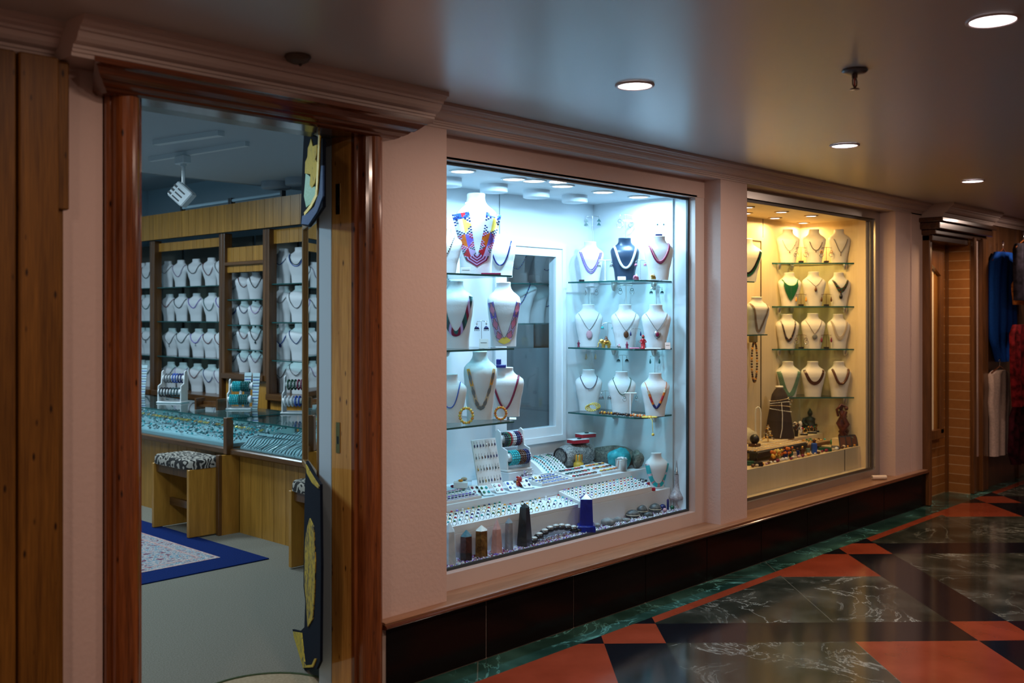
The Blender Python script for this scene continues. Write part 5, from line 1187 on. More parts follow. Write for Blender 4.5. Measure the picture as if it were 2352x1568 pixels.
for x, r, c, lb, yy in ((1522, .019, 'navy', 'dark blue glass ball at the right of the fossils', .27), (1527, .012, 'rose', 'small pink speckled stone ball', .235), (1544, .013, 'dgreen', 'dark green ball by the right frame', .245)):
    q = P(x, 700, Y=yy); mb = MB(); mb.ball((0, 0, r), r, bm_(c), 14, 9); solo('stone_ball', mb, lb, 'ball', (q.x, q.y, ZG))
q = P(1534, 700, Y=.262); mb = MB(); mb.lathe([(.006, 0), (.007, .01), (.007, .055), (.004, .062), (.0005, .064)], bm_('navy'), 10, cap=False); solo('massage_wand', mb, 'upright dark blue wand between the balls', 'wand', (q.x, q.y, ZG))
q = P(1554, 700, Y=.27); t = thing('perfume_bottle', 'tall thin-necked engraved glass perfume bottle beside the right frame', 'bottle', (q.x, q.y, ZG)); s = sz(108, q.x, q.y)
mpb = stone('etched_pink_glass', (.30, .26, .28), (.55, .50, .52), 60, .15)
mb = MB(); mb.lathe([(.0005, .16), (.09, .17), (.105, .22), (.085, .28), (.05, .36), (.035, .5), (.03, .7)], mpb, 16, M=Matrix.Scale(s*1.6, 4) @ Matrix.Scale(.625, 4, (0, 0, 1)), cap=False); part('flask', mb, t)
mb = MB(); mb.lathe([(.03, .7), (.045, .72), (.045, .76), (.025, .8), (.018, .9), (.003, 1.0)], M_SILVER, 12, M=Matrix.Scale(s, 4)); part('stopper', mb, t)
mb = MB(); mb.lathe([(.06, 0), (.055, .02), (.02, .06), (.03, .12), (.05, .17)], mpb, 12, M=Matrix.Scale(s, 4)); part('foot', mb, t)

# ---------------------------------------------------------------- ring trays on the lower step
Z1, Z2 = .4875, .5905
RINGS = []
for m in ('silver', 'gold'):
    for c in ('turq', 'navy', 'red', 'amber', 'purple', 'black', 'green', 'white', 'teal'):
        mb = MB(); mb.torus((0, 0, .006), .008, .0014, bm_(m), 12, 5, 'Y'); mb.ball((0, -.001, .0155), .0052, bm_(c), 7, 5, (1, .8, .75)); RINGS.append(mb.mesh('ring'))
def ring_(loc, k, label, group, sc1=1.0):
    o = link('ring', RINGS[k % len(RINGS)], None, loc, FACE+rnd.uniform(-.5, .5)); o.scale = (sc1,)*3; tag(o, label, 'ring', group)
def tray(label, x0, x1, y0, y1, z, h0, h1, m=None, name='ring_tray', rim=.006):
    m = m or M_WHITE; t = thing(name, label, 'tray', ((x0+x1)/2, (y0+y1)/2, z)); w_, d_ = (x1-x0)/2, (y1-y0)/2
    mb = MB(); mb.add([(-w_, -d_, 0), (w_, -d_, 0), (w_, d_, 0), (-w_, d_, 0), (-w_, -d_, h0), (w_, -d_, h0), (w_, d_, h1), (-w_, d_, h1)], [(0, 3, 2, 1), (4, 5, 6, 7), (0, 1, 5, 4), (1, 2, 6, 5), (2, 3, 7, 6), (3, 0, 4, 7)], m); part('body', mb, t)
    mb = MB(); n = 7
    ringframe_xy = [(-w_, -d_, w_, d_), (-w_+rim, -d_+rim, w_-rim, d_-rim)]
    (a, b, c_, d), (e, f, g, i) = ringframe_xy; zz = lambda y: h0+(h1-h0)*(y+d_)/(2*d_)
    vs = [(a, b, zz(b)+.004), (c_, b, zz(b)+.004), (c_, d, zz(d)+.004), (a, d, zz(d)+.004), (e, f, zz(f)+.004), (g, f, zz(f)+.004), (g, i, zz(i)+.004), (e, i, zz(i)+.004)]
    vs += [(x, y, z_-.004) for x, y, z_ in vs]
    mb.add(vs, [(k, (k+1) % 4, 4+(k+1) % 4, 4+k) for k in range(4)]+[(k, 8+k, 8+(k+1) % 4, (k+1) % 4) for k in range(4)]+[(4+(k+1) % 4, 12+(k+1) % 4, 12+k, 4+k) for k in range(4)], m); part('rim', mb, t)
    return t
def fill(x0, x1, y0, y1, zf, nx, ny, label, group, jit=.0, sc1=1.0, skip=0.0):
    for j in range(ny):
        for i in range(nx):
            if rnd.random() < skip: continue
            x = x0+(x1-x0)*(i+.5)/nx+rnd.uniform(-jit, jit); y = y0+(y1-y0)*(j+.5)/ny+rnd.uniform(-jit, jit); ring_((x, y, zf(y)), rnd.randrange(99), label, group, sc1)
xt0 = P(1318, 1140, Y=.34).x; xt1 = P(1494, 1110, Y=.31).x
tray('long white tray of coloured rings behind the blue obelisk', xt0, xt1, .300, .447, Z1, .024, .062)
fill(xt0+.01, xt1-.01, .306, .441, lambda y: Z1+.0245+(y-.30)/.147*.038, 19, 5, 'silver ring with a coloured stone in the long white tray', 'rings in the long white tray', 0, 1.0)
xa_, xb_ = P(1060, 1190, Y=.34).x-.13, P(1183, 1170, Y=.34).x
tray('white ring tray at the left of the lower step behind the crystal points', xa_, xb_, .300, .44, Z1, .030, .058)
fill(xa_+.01, xb_-.01, .305, .435, lambda y: Z1+.0305+(y-.30)/.14*.028, 13, 4, 'ring with a coloured stone in the left white tray', 'rings in the left white tray', .002, 1.25)
xc_, xd_ = P(1192, 1170, Y=.34).x, xt0-.01
tray('clear tray with scattered rings between the two white ring trays', xc_, xd_, .300, .447, Z1, .012, .040, M_BOXW)
fill(xc_+.01, xd_-.01, .305, .44, lambda y: Z1+.0125+(y-.30)/.147*.028, 9, 4, 'loose ring scattered in the middle tray', 'rings in the middle tray', .008, 1.15, .25)
# ---------------------------------------------------------------- upper step: trays and cards
def strips(label, x0, x1, y0, y1, z, n, cs, h0=.010, h1=.03, name='bracelet_tray'):
    t = tray(label, x0, x1, y0, y1, z, h0, h1, name=name); cx, cy = (x0+x1)/2, (y0+y1)/2
    for k in range(n):
        f = (k+.5)/n; y = (y0-cy)+(y1-y0)*f; zz = h0+(h1-h0)*f+.003; mb = MB(); c = cs[k % len(cs)]; npt = int((x1-x0-.02)/.008)
        for i in range(npt): mb.ball(((x0-cx)+.012+.008*i, y, zz), .0042, bm_(c if i % 3 else 'silver'), 6, 4)
        part('bracelet', mb, t)
    return t
xq = lambda x, Y=.56: P(x, 700, Y=Y).x
strips('tray of violet and blue bracelets at the left of the upper step', 2.96, xq(1092, .50), .455, .60, Z2, 6, ['lilac', 'navy', 'purple', 'white', 'teal'])
strips('tray of pale blue bracelets in the middle of the upper step', xq(1226, .52), xq(1296, .52), .46, .61, Z2, 6, ['blue', 'silver', 'blue', 'grey'])
def brooch_tray(label, x0, x1, y0, y1, cs, n, grp, lab2):
    tray(label, x0, x1, y0, y1, Z2, .010, .035, name='brooch_tray')
    for k in range(n):
        i, j = k % (n//3), k//(n//3); nx = n//3
        x = x0+.012+(x1-x0-.024)*(i+.5)/nx; y = y0+(y1-y0)*(j+.5)/3; mb = MB(); mb.ball((0, 0, .0055), .0085, bm_(cs[rnd.randrange(len(cs))]), 8, 5, (1.5, .8, .55)); mb.torus((0, 0, .002), .010, .0014, bm_('silver'), 10, 4, 'Z')
        solo('brooch', mb, lab2, 'brooch', (x, y, Z2+.010+.025*(y-y0)/(y1-y0)+.0015), rnd.uniform(-.9, .2), grp)
brooch_tray('tray of green and red stone earrings right of the pale blue bracelets', xq(1300, .52), xq(1362, .52), .46, .61, ['green', 'dteal', 'red', 'teal', 'brown', 'maroon'], 24, 'stones in the green and red tray', 'silver mounted stone in the green and red tray')
brooch_tray('tray of amber pieces in front of the turquoise rock', xq(1367, .52), xq(1416, .52), .47, .63, ['amber', 'yellow', 'orange', 'brown'], 18, 'amber pieces in the tray', 'amber piece in the tray before the turquoise rock')
crd = [(1100, 1122, ['maroon', 'black'], 'white earring card with a dark velvet brooch'), (1122, 1130, ['green', 'turq'], 'card with jade green earrings in front of the earring board'), (1152, 1118, ['silver', 'pink'], 'card with silver flower earrings'), (1182, 1112, ['blue', 'white'], 'card with blue and white earrings'), (1215, 1118, ['white', 'navy'], 'card with pearl earrings left of the gold brooch'), (1246, 1106, ['gold', 'brown'], 'card with a gold leaf brooch')]
for x, y, cs, lb in crd:
    yc_ = .475+.02*(x % 3); q = P(x, y, Y=yc_); t = thing('earring_card', lb, 'earring card', (q.x, yc_, Z2), R2(-20)); lean = R2(-62)
    M = Matrix.Rotation(lean, 4, 'X'); mb = MB(); mb.bbox(-.026, .026, -.001, .002, .004, .085, M_WHITE, .0008, M=M); part('card', mb, t)
    mb = MB(); mb.box(-.03, .03, -.012, .09, 0, .0035, G_CLEAR); part('holder', mb, t)
    for k in range(4):
        mb = MB(); mb.ball(((k % 2-.5)*.026, -.004, .028+.035*(k//2)), .0075, bm_(cs[k % 2]), 7, 5, (1, .5, 1.3), M=M); part('stone', mb, t)
# earring board
q = P(1118, 1103, Y=.66); t = thing('earring_board', 'white leaning board with rows of hanging earrings', 'earring board', (q.x, .625, Z2), R2(-4)); lean = R2(-14); M = Matrix.Rotation(lean, 4, 'X')
mb = MB(); mb.bbox(-.085, .085, 0, .008, 0, .262, M_WHITE, .002, M=M); part('board', mb, t)
mb = MB(); mb.box(-.01, .01, .07, .078, 0, .19, M_WHITE); part('prop', mb, t)
for j in range(4):
    for i in range(8):
        c = rnd.choice(['gold', 'dteal', 'grey', 'silver', 'navy', 'brown']); mb = MB(); x, z = -.072+.0205*i, .250-.062*j
        mb.tube([(x, -.002, z), (x, -.002, z-.012)], .0009, bm_('silver'), 4, M=M); mb.ball((x, -.003, z-.022), .0048, bm_(c), 6, 4, (.8, .6, 1.9), M=M); part('earring', mb, t)
# bangle holder, silver heap, coral
q = P(1182, 1075, Y=.735); mb = MB(); mb.bbox(q.x-.10, q.x+.10, .682, .83, Z2, Z2+.05, M_BOXW, .002); solo('display_block', mb, 'low white block under the two-bar bangle holder', 'block'); bangle_stand('white two-bar bangle holder on the upper step of the blue-lit window', (q.x, .745, Z2+.0515), R2(-6), .165, .215, ('dteal', 'green', 'red', 'white', 'navy', 'navy', 'maroon'), ('turq', 'turq', 'turq', 'brown', 'brown', 'navy', 'navy'), 'the holder in the blue-lit window', r=.032, nb=9)
def heap(name, label, x, y, Y, cs, n, rx, rz_, r, z=None):
    q = P(x, 700, Y=Y); mb = MB()
    for k in range(n):
        a = rnd.uniform(0, 6.28); d = rnd.random()**.6; mb.ball((rx*d*math.cos(a), rx*.55*d*math.sin(a), r+rz_*(1-d)*rnd.random()), rnd.uniform(.6, 1)*r, bm_(rnd.choice(cs)), 6, 4, (1, 1, rnd.uniform(.7, 1.4)))
    return solo(name, mb, label, 'jewellery heap', (q.x, q.y, z or Z2+.0005), kind='stuff')
heap('silver_bracelet_heap', 'heap of silver and grey charm bracelets before the bangle holder', 1208, 0, .638, ['silver', 'silver', 'grey', 'lilac', 'white'], 260, .080, .060, .0065)
q = P(1193, 700, Y=.545); mb = MB(); mr_ = bm_('red')
for k in range(60): a = rnd.uniform(0, 6.28); mb.ball((.014*math.cos(a)*rnd.random(), .012*math.sin(a), .006+.045*k/60), .0062, bm_('red' if k % 4 else 'orange'), 6, 4)
solo('red_coral', mb, 'small upright cluster of red coral among the earring cards', 'coral', (q.x, q.y, Z2+.0005))
# acrylic blocks at the far left
for x, yb, c, lb in ((1040, .66, 'maroon', 'clear block with a dark red box at the far left of the upper step'), (1058, .60, 'amber', 'white pad with an orange ring at the far left of the upper step')):
    q = P(x, 700, Y=yb); t = thing('acrylic_riser', lb, 'riser', (q.x, q.y, Z2+.036*(yb < .63)), FACE); mb = MB(); mb.bbox(-.035, .035, -.025, .025, 0, .03, G_CLEAR if yb > .63 else M_WHITE, .002); part('block', mb, t)
    mb = MB(); mb.ball((0, 0, .036), .010, bm_(c), 8, 6, (1.3, 1, .7)); part('ornament', mb, t)
q = P(1066, 700, Y=.70); t = thing('watch_stand', 'dark strap standing on a clear riser left of the earring board', 'watch stand', (q.x, .70, Z2), FACE); mb = MB(); mb.bbox(-.04, .04, -.03, .03, 0, .045, G_CLEAR, .002); part('riser', mb, t)
mb = MB(); mb.bbox(-.009, .009, -.036, -.031, .005, .055, bm_('black'), .001); part('strap', mb, t); mb = MB(); mb.ball((0, 0, .055), .014, bm_('cream'), 10, 6, (1.2, 1, .7)); part('shell', mb, t)
# ramp with five bracelets
q = P(1262, 700, Y=.76); t = thing('bracelet_ramp', 'white sloping ramp with turquoise and dark bracelets', 'bracelet display', (q.x, .70, Z2+.0005), 0)
prof = [(.155, 0)]+[(.155-.155*i/8, .080*math.cos(math.pi/2*i/8)) for i in range(9)]
mb = MB(); mb.loft([[(-.11, y, z) for y, z in prof], [(.11, y, z) for y, z in prof]], M_WHITE, smooth=False); part('ramp', mb, t)
for k, c in enumerate(['turq', 'brown', 'turq', 'teal', 'silver', 'green', 'black']):
    mb = MB(); x = -.085+.029*k
    for i in range(13): a = i/12; mb.ball((x+.02*a, .150-.152*a, .083*math.cos(math.pi/2*a)+.003), .0052, bm_(c if i % 4 else ('silver' if k % 2 else c)), 6, 4)
    part('bracelet', mb, t)
# snakeskin roll, rock, boxes, pot
msn = stone('snakeskin', (.03, .035, .04), (.42, .42, .40), 90, .5)
q = P(1322, 700, Y=.80); t = thing('snakeskin_roll', 'fat grey snakeskin patterned roll at the back of the upper step', 'roll', (q.x, .80, Z2+.0005), 0)
mb = MB(); r0 = .070; rings = []
for i in range(15):
    f = i/14; r = r0*(1-(2*f-1)**8*.5); rings.append([(-.14+.28*f, r*math.cos(2*math.pi*k/18), r0+r*math.sin(2*math.pi*k/18)*.95) for k in range(18)])
mb.loft(rings, msn); part('skin', mb, t)
mb = MB(); mb.torus((-.142, 0, r0), r0*.7, .006, bm_('black'), 18, 6, 'X'); part('end_band', mb, t)
mrk = stone('speckled_rock', (.05, .06, .055), (.20, .21, .17), 55, .6)
mb = MB(); rock(mb, (0, 0, .055), .15, mrk, (1.15, .32, .42), 5, 20, 12, .10); solo('rough_rock', mb, 'long dark speckled rock behind the turquoise rock', 'rock', (4.86, .66, Z2), R2(-80))
q = P(1474, 700, Y=.48); mb = MB(); rock(mb, (0, 0, .05), .05, mrk, (.8, .7, 1.1), 8); solo('rough_rock', mb, 'upright grey rock left of the small turquoise necklace bust', 'rock', (4.875, .485, Z2), 0)
q = P(1425, 700, Y=.55); mb = MB(); rock(mb, (0, 0, .058), .080, stone('turquoise_rock', (.01, .24, .28), (.03, .42, .48), 30, .55), (1.0, .7, .80), 3, 22, 14, .14); solo('turquoise_rock', mb, 'bright turquoise rock lump on the upper step', 'rock', (q.x, .555, Z2), 0)
mred = bead('boxred', (.40, .015, .03)); 
for x, Y_, dz, w_, lb in ((1328, .78, .143, .060, 'red and white box, lower and left of the pair on the snakeskin roll'), (1345, .80, .168, .055, 'red and white box, upper of the pair on the snakeskin roll')):
    q = P(x, 700, Y=Y_); t = thing('gift_box', lb, 'box', (q.x, q.y, Z2+dz), R2(-12)); mb = MB(); mb.bbox(-w_, w_, -.035, .035, 0, .020, mred, .002); part('box', mb, t)
    mb = MB(); mb.bbox(-w_-.001, w_+.001, -.036, .036, .0205, .024, M_WHITE, .001); part('lid', mb, t); mb = MB(); mb.ball((0, -.01, .028), .012, bm_('dteal'), 8, 5, (1.4, 1, .4)); part('emblem', mb, t)
q = P(1326, 700, Y=.715); t = thing('beaded_pot', 'small yellow pot wound with beads in front of the snakeskin roll', 'pot', (q.x, .705, Z2+.0005), 0); mb = MB()
mb.lathe([(.0005, 0), (.026, 0), (.032, .02), (.030, .038), (.020, .046), (.022, .052), (.021, .085), (.014, .087)], mat('mustard_glaze', (.50, .30, .03), .3), 18, cap=False); part('pot', mb, t)
mb = MB()
for k in range(14): a = 2*math.pi*k/14; mb.tube([(.0225*math.cos(a), .0225*math.sin(a), .055), (.0225*math.cos(a), .0225*math.sin(a), .088)], .0022, bm_('orange' if k % 2 else 'teal'), 5)
part('bead_strands', mb, t); mb = MB(); mb.ball((.018, -.026, .022), .012, bm_('navy'), 8, 6, (1, .4, 1)); part('medallion', mb, t)
q = P(1429, 700, Y=.48); t = thing('silver_tin', 'round silver tin heaped with white beads in front of the turquoise rock', 'tin', (q.x, .487, Z2+.0005)); mb = MB(); mb.lathe([(.034, 0), (.035, .065), (.038, .067), (.036, .070), (.0005, .070)], M_STEEL, 24, cap=False); part('tin', mb, t)
mb = MB()
for k in range(40): a = rnd.uniform(0, 6.28); d = rnd.random(); mb.ball((.03*d*math.cos(a), .03*d*math.sin(a), .072+.008*(1-d)), .005, bm_('white'), 6, 4)
part('beads', mb, t)
q = P(1472, 700, Y=.405); t = thing('open_tin', 'white tin with red band heaped with silver beads right of the ring tray', 'tin', (min(q.x, xt1+.055), .405, Z1+.0005)); mb = MB(); mb.lathe([(.042, 0), (.043, .040), (.0005, .040)], M_WHITE, 24, cap=False); part('tin', mb, t)
mb = MB(); mb.bbox(-.004, .030, -.048, -.043, .0, .040, mred, .001); part('red_label', mb, t); mb = MB()
for k in range(26): a = rnd.uniform(0, 6.28); d = rnd.random(); mb.ball((.036*d*math.cos(a), .036*d*math.sin(a), .044+.008*(1-d)), .008, bm_(rnd.choice(['silver', 'grey', 'black'])), 6, 4)
part('beads', mb, t)
mb = MB(); mb.bbox(-.02, .02, -.012, .012, 0, .018, mred, .002); solo('red_pouch', mb, 'tiny red box at the right end of the long ring tray', 'box', (xt1+.02, .315, Z1), FACE)
B = bust('small white bust with a wide turquoise necklace at the right end of the steps', (4.868, .345, Z1+.001), .205, R2(-30), 'std', None, .80, 'white busts in the blue-lit window'); necklace(B, 'wide turquoise and coral banded necklace on the small right bust', 'strip', lambda i, j, n: 'turq' if (abs(i)//3) % 4 else ('rose' if j % 2 else 'silver'), .16, .024, 2.0, .36, .72, group=GN)
# stock glimpsed through the access window
cab = thing('stock_cabinet', 'cabinet of glass shelves seen through the dark access pane', 'cabinet'); mb = MB(); mb.box(3.58, 3.6, 1.05, 1.35, 0, 2.2, M_SHOPD); part('side_panel', mb, cab); mb = MB(); mb.box(4.9, 4.92, 1.05, 1.35, 0, 2.2, M_SHOPD); part('side_panel', mb, cab)
for z, lb in ((P(1215, 653, Y=1.2).z, 'upper'), (P(1215, 742, Y=1.2).z, 'lower'), (P(1215, 800, Y=1.2).z, 'lowest')):
    mb = MB(); mb.box(3.6, 4.9, 1.05, 1.35, z-.006, z, G_SHELF, side=M_TEAL); part('shelf', mb, cab)
    for k, x in enumerate((1188, 1222, 1256)):
        if lb == 'lowest': continue
        B = bust(f'{ordn[k]} grey-looking bust on the {lb} shelf behind the access pane', (P(x, 700, Y=1.2).x, 1.2, z+.001), .26 if lb == 'upper' else .30, R2(150 if k % 2 else -50), 'slim', None, 1.0, 'busts behind the access pane')
        if k != 1: necklace(B, f'blue strand on the {ordn[k]} bust of the {lb} shelf behind the pane', 'beads', ['navy', 'blue'], .35, .0045, 1.6, .29, group='strands behind the access pane')
# ---------------------------------------------------------------- warm-lit window
rnd = random.Random(23)
def PT(x, t): d = ray(x, 725); return Vector((d[0]*t, -DD+d[1]*t, 0))
TE = 7.69
WZ = [HH-TE*(y-725)/FPX for y in (603, 703, 801, 912)]
WN4 = ['top', 'second', 'third', 'lowest']
for i, z in enumerate(WZ):
    slab([(6.93, .741), (7.383, .296), (7.383, .741)], z, .009, 'corner_shelf', f'{WN4[i]} glass corner shelf in the warm-lit window', [(7.36, .36), (7.0, .72), (7.2, .72)], 'corner shelves of the warm-lit window')
GW = 'necklaces in the warm-lit window'
M_BUSTC = mat('cream_bust', (.74, .70, .62), .45, bump=(120, .08))
pos3 = ['left', 'middle', 'right']
def WB(r_, c_, x, hp, t=7.74, desc='', wd=.80, rz=None):
    q = PT(x, t); return bust(f'cream bust, {pos3[c_]} on the {WN4[r_]} corner shelf{desc}', (q.x, q.y, WZ[r_]+.001), hp*t/FPX, FACE if rz is None else rz, 'std', M_BUSTC, wd, 'cream busts in the warm-lit window')
XW = [1811, 1869, 1928]
B = WB(0, 0, 1810, 76); necklace(B, 'dark station bead strand on the top left corner bust', 'beads', ['brown', 'black'], .35, .0030, 1.6, .27, .66, ('drop', 'brown', .008), gap=.006, group=GW)
B = WB(0, 1, 1870, 76); necklace(B, 'short dark beaded crescent on the top middle corner bust', 'beads', ['black', 'brown'], .37, .0034, 2.0, .24, .62, ('drop', 'brown', .008), group=GW)
B = WB(0, 2, 1927, 76, wd=.76); necklace(B, 'dark Y-shaped strand on the top right corner bust', 'beads', ['brown', 'grey'], .30, .0032, 1.2, .27, .70, ('tassel', 'brown', .012), group=GW)
B = WB(1, 0, 1813, 76); necklace(B, 'green fringe bib necklace on the second corner shelf', 'fringe', ['green', 'dgreen', 'jade'], .60, .0042, 2.2, .30, .80, group=GW)
B = WB(1, 1, 1869, 78); necklace(B, 'fine chain with a brown drop pendant on the second corner shelf', 'tube', ['brown'], .58, .0013, 1.1, .28, .80, ('drop', 'brown', .020), group=GW)
B = WB(1, 2, 1927, 76, wd=.76); necklace(B, 'heavy multi-strand dark bib on the second corner shelf', 'bib', ['black', 'brown', 'dgreen'], .42, .0075, 1.5, .33, .80, ('drop', 'black', .026), strands=3, group=GW)
B = WB(2, 0, 1808, 78); necklace(B, 'chunky black and brown double strand on the third corner shelf', 'bib', ['black', 'black', 'brown'], .22, .0058, 1.8, .28, .82, strands=2, group=GW)
B = WB(2, 1, 1867, 80); necklace(B, 'fine chain with a round dark pendant on the third corner shelf', 'tube', ['brown'], .42, .0015, 1.1, .29, .80, ('round', 'grey', .020), group=GW)
B = WB(2, 2, 1925, 78, wd=.76); necklace(B, 'triple cream seed-bead strands on the third corner shelf', 'beads', ['cream', 'pearl', 'cream'], .26, .0032, 1.9, .33, .82, strands=3, group=GW)
B = WB(3, 0, 1810, 80); necklace(B, 'wide jade green beaded bands on the lowest corner shelf', 'strip', lambda i, j, n: 'jade' if (i+j) % 3 else 'green', .12, .040, 1.3, .30, .74, group=GW)
B = WB(3, 1, 1867, 80); necklace(B, 'dark ribbed collar on the middle bust of the lowest corner shelf', 'strip', lambda i, j, n: 'brown' if i % 3 else 'black', .44, .026, 2.0, .30, .78, group=GW)
B = WB(3, 2, 1927, 80, wd=.76); necklace(B, 'olive brown rope collar on the right bust of the lowest corner shelf', 'tube', ['brown'], .38, .0095, 2.0, .30, .78, group=GW)
for r_ in range(3):
    for k, x in enumerate((1840, 1898)):
        q = PT(x, 7.70); h = (.115, .09, .105)[r_]
        ear_stand(f'at the {("left", "right")[k]} gap of the {WN4[r_]} corner shelf', (q.x, q.y, WZ[r_]+.001), FACE, h, .078, (('hoop', 'hoop'), ('drop', 'drop'), ('hoop', 'drop'))[r_][k], (('cream', 'amber'), ('amber', 'brown'), ('brown', 'maroon'))[r_][k], bm_('brown'), .0016, 'block', 1.7)
# left side of the warm window
zl = P(1740, 768, Y=.50).z; x1 = P(1763, 768, Y=.50).x
slab([(5.6, .50), (x1, .50), (x1, .741), (5.6, .741)], zl, .008, 'glass_shelf', 'glass shelf end at the left of the warm-lit window', [(x1-.1, .72)], 'side shelves of the warm-lit window')
q = P(1741, 700, Y=.58); B = bust('cream bust with a long brown V strand at the left of the warm-lit window', (q.x-.01, q.y, zl+.001), sz(84, q.x, q.y), R2(-20), 'tall', M_BUSTC, 1.0)
necklace(B, 'long brown beaded V strand on the left shelf of the warm-lit window', 'strip', lambda i, j, n: 'brown' if (i+j) % 3 else 'cream', .10, .018, 1.1, .26, .84, group=GW)
zl2 = P(1725, 646, Y=.5).z; slab([(5.6, .50), (P(1733, 646, Y=.5).x, .50), (P(1733, 646, Y=.5).x, .741), (5.6, .741)], zl2, .008, 'glass_shelf', 'upper glass shelf end at the left of the warm-lit window', [(5.9, .72)], 'side shelves of the warm-lit window')
q = P(1712, 700, Y=.60); B = bust('cream bust with a green crescent half hidden by the pier', (q.x, q.y, zl2+.001), sz(98, q.x, q.y), R2(-40), 'std', M_BUSTC, .9)
necklace(B, 'green and black crescent necklace half hidden by the pier', 'strip', lambda i, j, n: 'dgreen' if j > 3 else 'black', .22, .03, 1.6, .33, .72, group=GW)
q = P(1730, 700, Y=.70); t = thing('hanging_necklace', 'long brown and amber strand looped under the left shelf', 'necklace', (q.x, .69, zl-.06)); mb = MB()
hgt = sz(92, q.x, .69)
for k in range(46):
    a = k/45*2*math.pi; mb.ball((.038*math.sin(a)*(1 if abs(math.sin(a)) < .99 else 1), 0, -hgt*(.5-.5*math.cos(a))), .0085, bm_(['brown', 'black', 'brown', 'amber'][k % 4]), 7, 5)
part('strand', mb, t); mb = MB(); mb.bbox(-.03, .03, -.012, .03, -.004, .052, mat('velvet_peg', (.12, .10, .05), .8), .004); part('peg', mb, t)
ZW = .5085
def w2(x, y): 
    q = P(x, y, Z=ZW)
    if q.y > .50: q = P(x, y, Y=.50)
    if q.y < .275: q = P(x, y, Y=.275)
    return (min(q.x, 7.35), q.y, ZW+.0005)
ZR = .586
def wb(x, Y=.61): q = P(x, 900, Y=Y); return (q.x, Y, ZR+.0005)
mb = MB(); mb.bbox(5.36, 7.375, .545, .730, ZW, ZR, M_BOXC, .003); solo('display_riser', mb, 'long cream riser at the back of the warm-lit display, under the velvet cone', 'display step')
mb = MB(); mb.bbox(7.265, 7.383, .31, .42, ZW, ZW+.058, M_BOXC, .003); solo('display_block', mb, 'small cream block under the dark red carving', 'block')
q = wb(1741, .66); t = thing('loop_holder', 'tall cream loop-shaped holder left of the dark velvet cone', 'holder', (q[0], q[1], q[2]), FACE); mb = MB()
mb.tube([(-.018, 0, .0), (-.020, 0, .20), (-.014, 0, .235), (0, 0, .245), (.014, 0, .235), (.020, 0, .20), (.018, 0, 0)], .0065, M_BUSTC, 8); part('loop', mb, t); mb = MB(); mb.bbox(-.03, .03, -.02, .02, 0, .01, M_BUSTC, .002); part('foot', mb, t)
# dark cone with pearl strands
c = P(1790, 700, Y=.63); h = .395
B = bust('dark brown velvet cone stand draped with pearl strands', (c.x, c.y, ZR+.0005), h, FACE, 'cone', M_BUSTK, .56, 'dark velvet stands')
mb = MB(); mb.lathe([(.001, 0), (.028, 0), (.030, .008), (.027, .016), (.001, .018)], M_BUSTC, 20, cap=False); solo('neck_cap', mb, 'round cream cap on the dark velvet cone', 'cap', (c.x, c.y, ZR+h*.946), FACE)
for k in range(4):
    mb = MB(); rr = .068+.004*k
    for i in range(44): a = 2*math.pi*i/44; mb.ball((rr*1.0*math.cos(a), rr*.92*math.sin(a)-.008*k, h*.73+.012*math.cos(a*1+k)-.026*k*(1 if math.sin(a) < 0 else .3)), .0036, bm_('white' if k % 2 else 'cream'), 6, 4)
    solo('pearl_strand', mb, 'pearl strand wound round the neck of the dark velvet cone', 'necklace', (c.x, c.y, ZR), FACE, 'pearl strands on the velvet cone')
mb = MB(); mb.tube([(0, -.060, h*.68), (.002, -.080, h*.45), (-.004, -.095, h*.2), (-.02, -.10, .01)], .0028, bm_('white'), 6); solo('pearl_strand', mb, 'single pearl strand hanging down the front of the velvet cone', 'necklace', (c.x, c.y, ZR+.001), FACE)
# carved figure at the right
q = w2(1938, 1003); mst = stone('dark_red_carving', (.03, .006, .004), (.11, .02, .012), 18, .3)
t = thing('carved_statue', 'dark red twisted wood carving of entwined figures at the right', 'statue', (7.325, .365, ZW+.0585), FACE); hs = .255
mb = MB(); mb.tube([(0, 0, 0), (.02, 0, hs*.2), (-.02, -.01, hs*.45), (.012, 0, hs*.65), (-.012, 0, hs*.82)], [.035, .034, .030, .028, .018], mst, 12); mb.ball((-.010, 0, hs*.92), .020, mst, 10, 7, (1, 1, 1.2)); part('standing_body', mb, t)
mb = MB(); mb.tube([(.03, -.02, 0), (-.015, -.03, hs*.2), (.03, -.028, hs*.42), (.0, -.026, hs*.62), (.022, -.02, hs*.8)], [.026, .024, .022, .02, .014], mst, 10); mb.ball((.026, -.018, hs*.88), .016, mst, 10, 7); part('entwined_body', mb, t)
mb = MB(); mb.tube([(-.03, 0, hs*.65), (-.045, -.01, hs*.85), (-.01, -.015, hs*1.0), (.035, -.01, hs*.9)], .010, mst, 8); part('arm', mb, t)
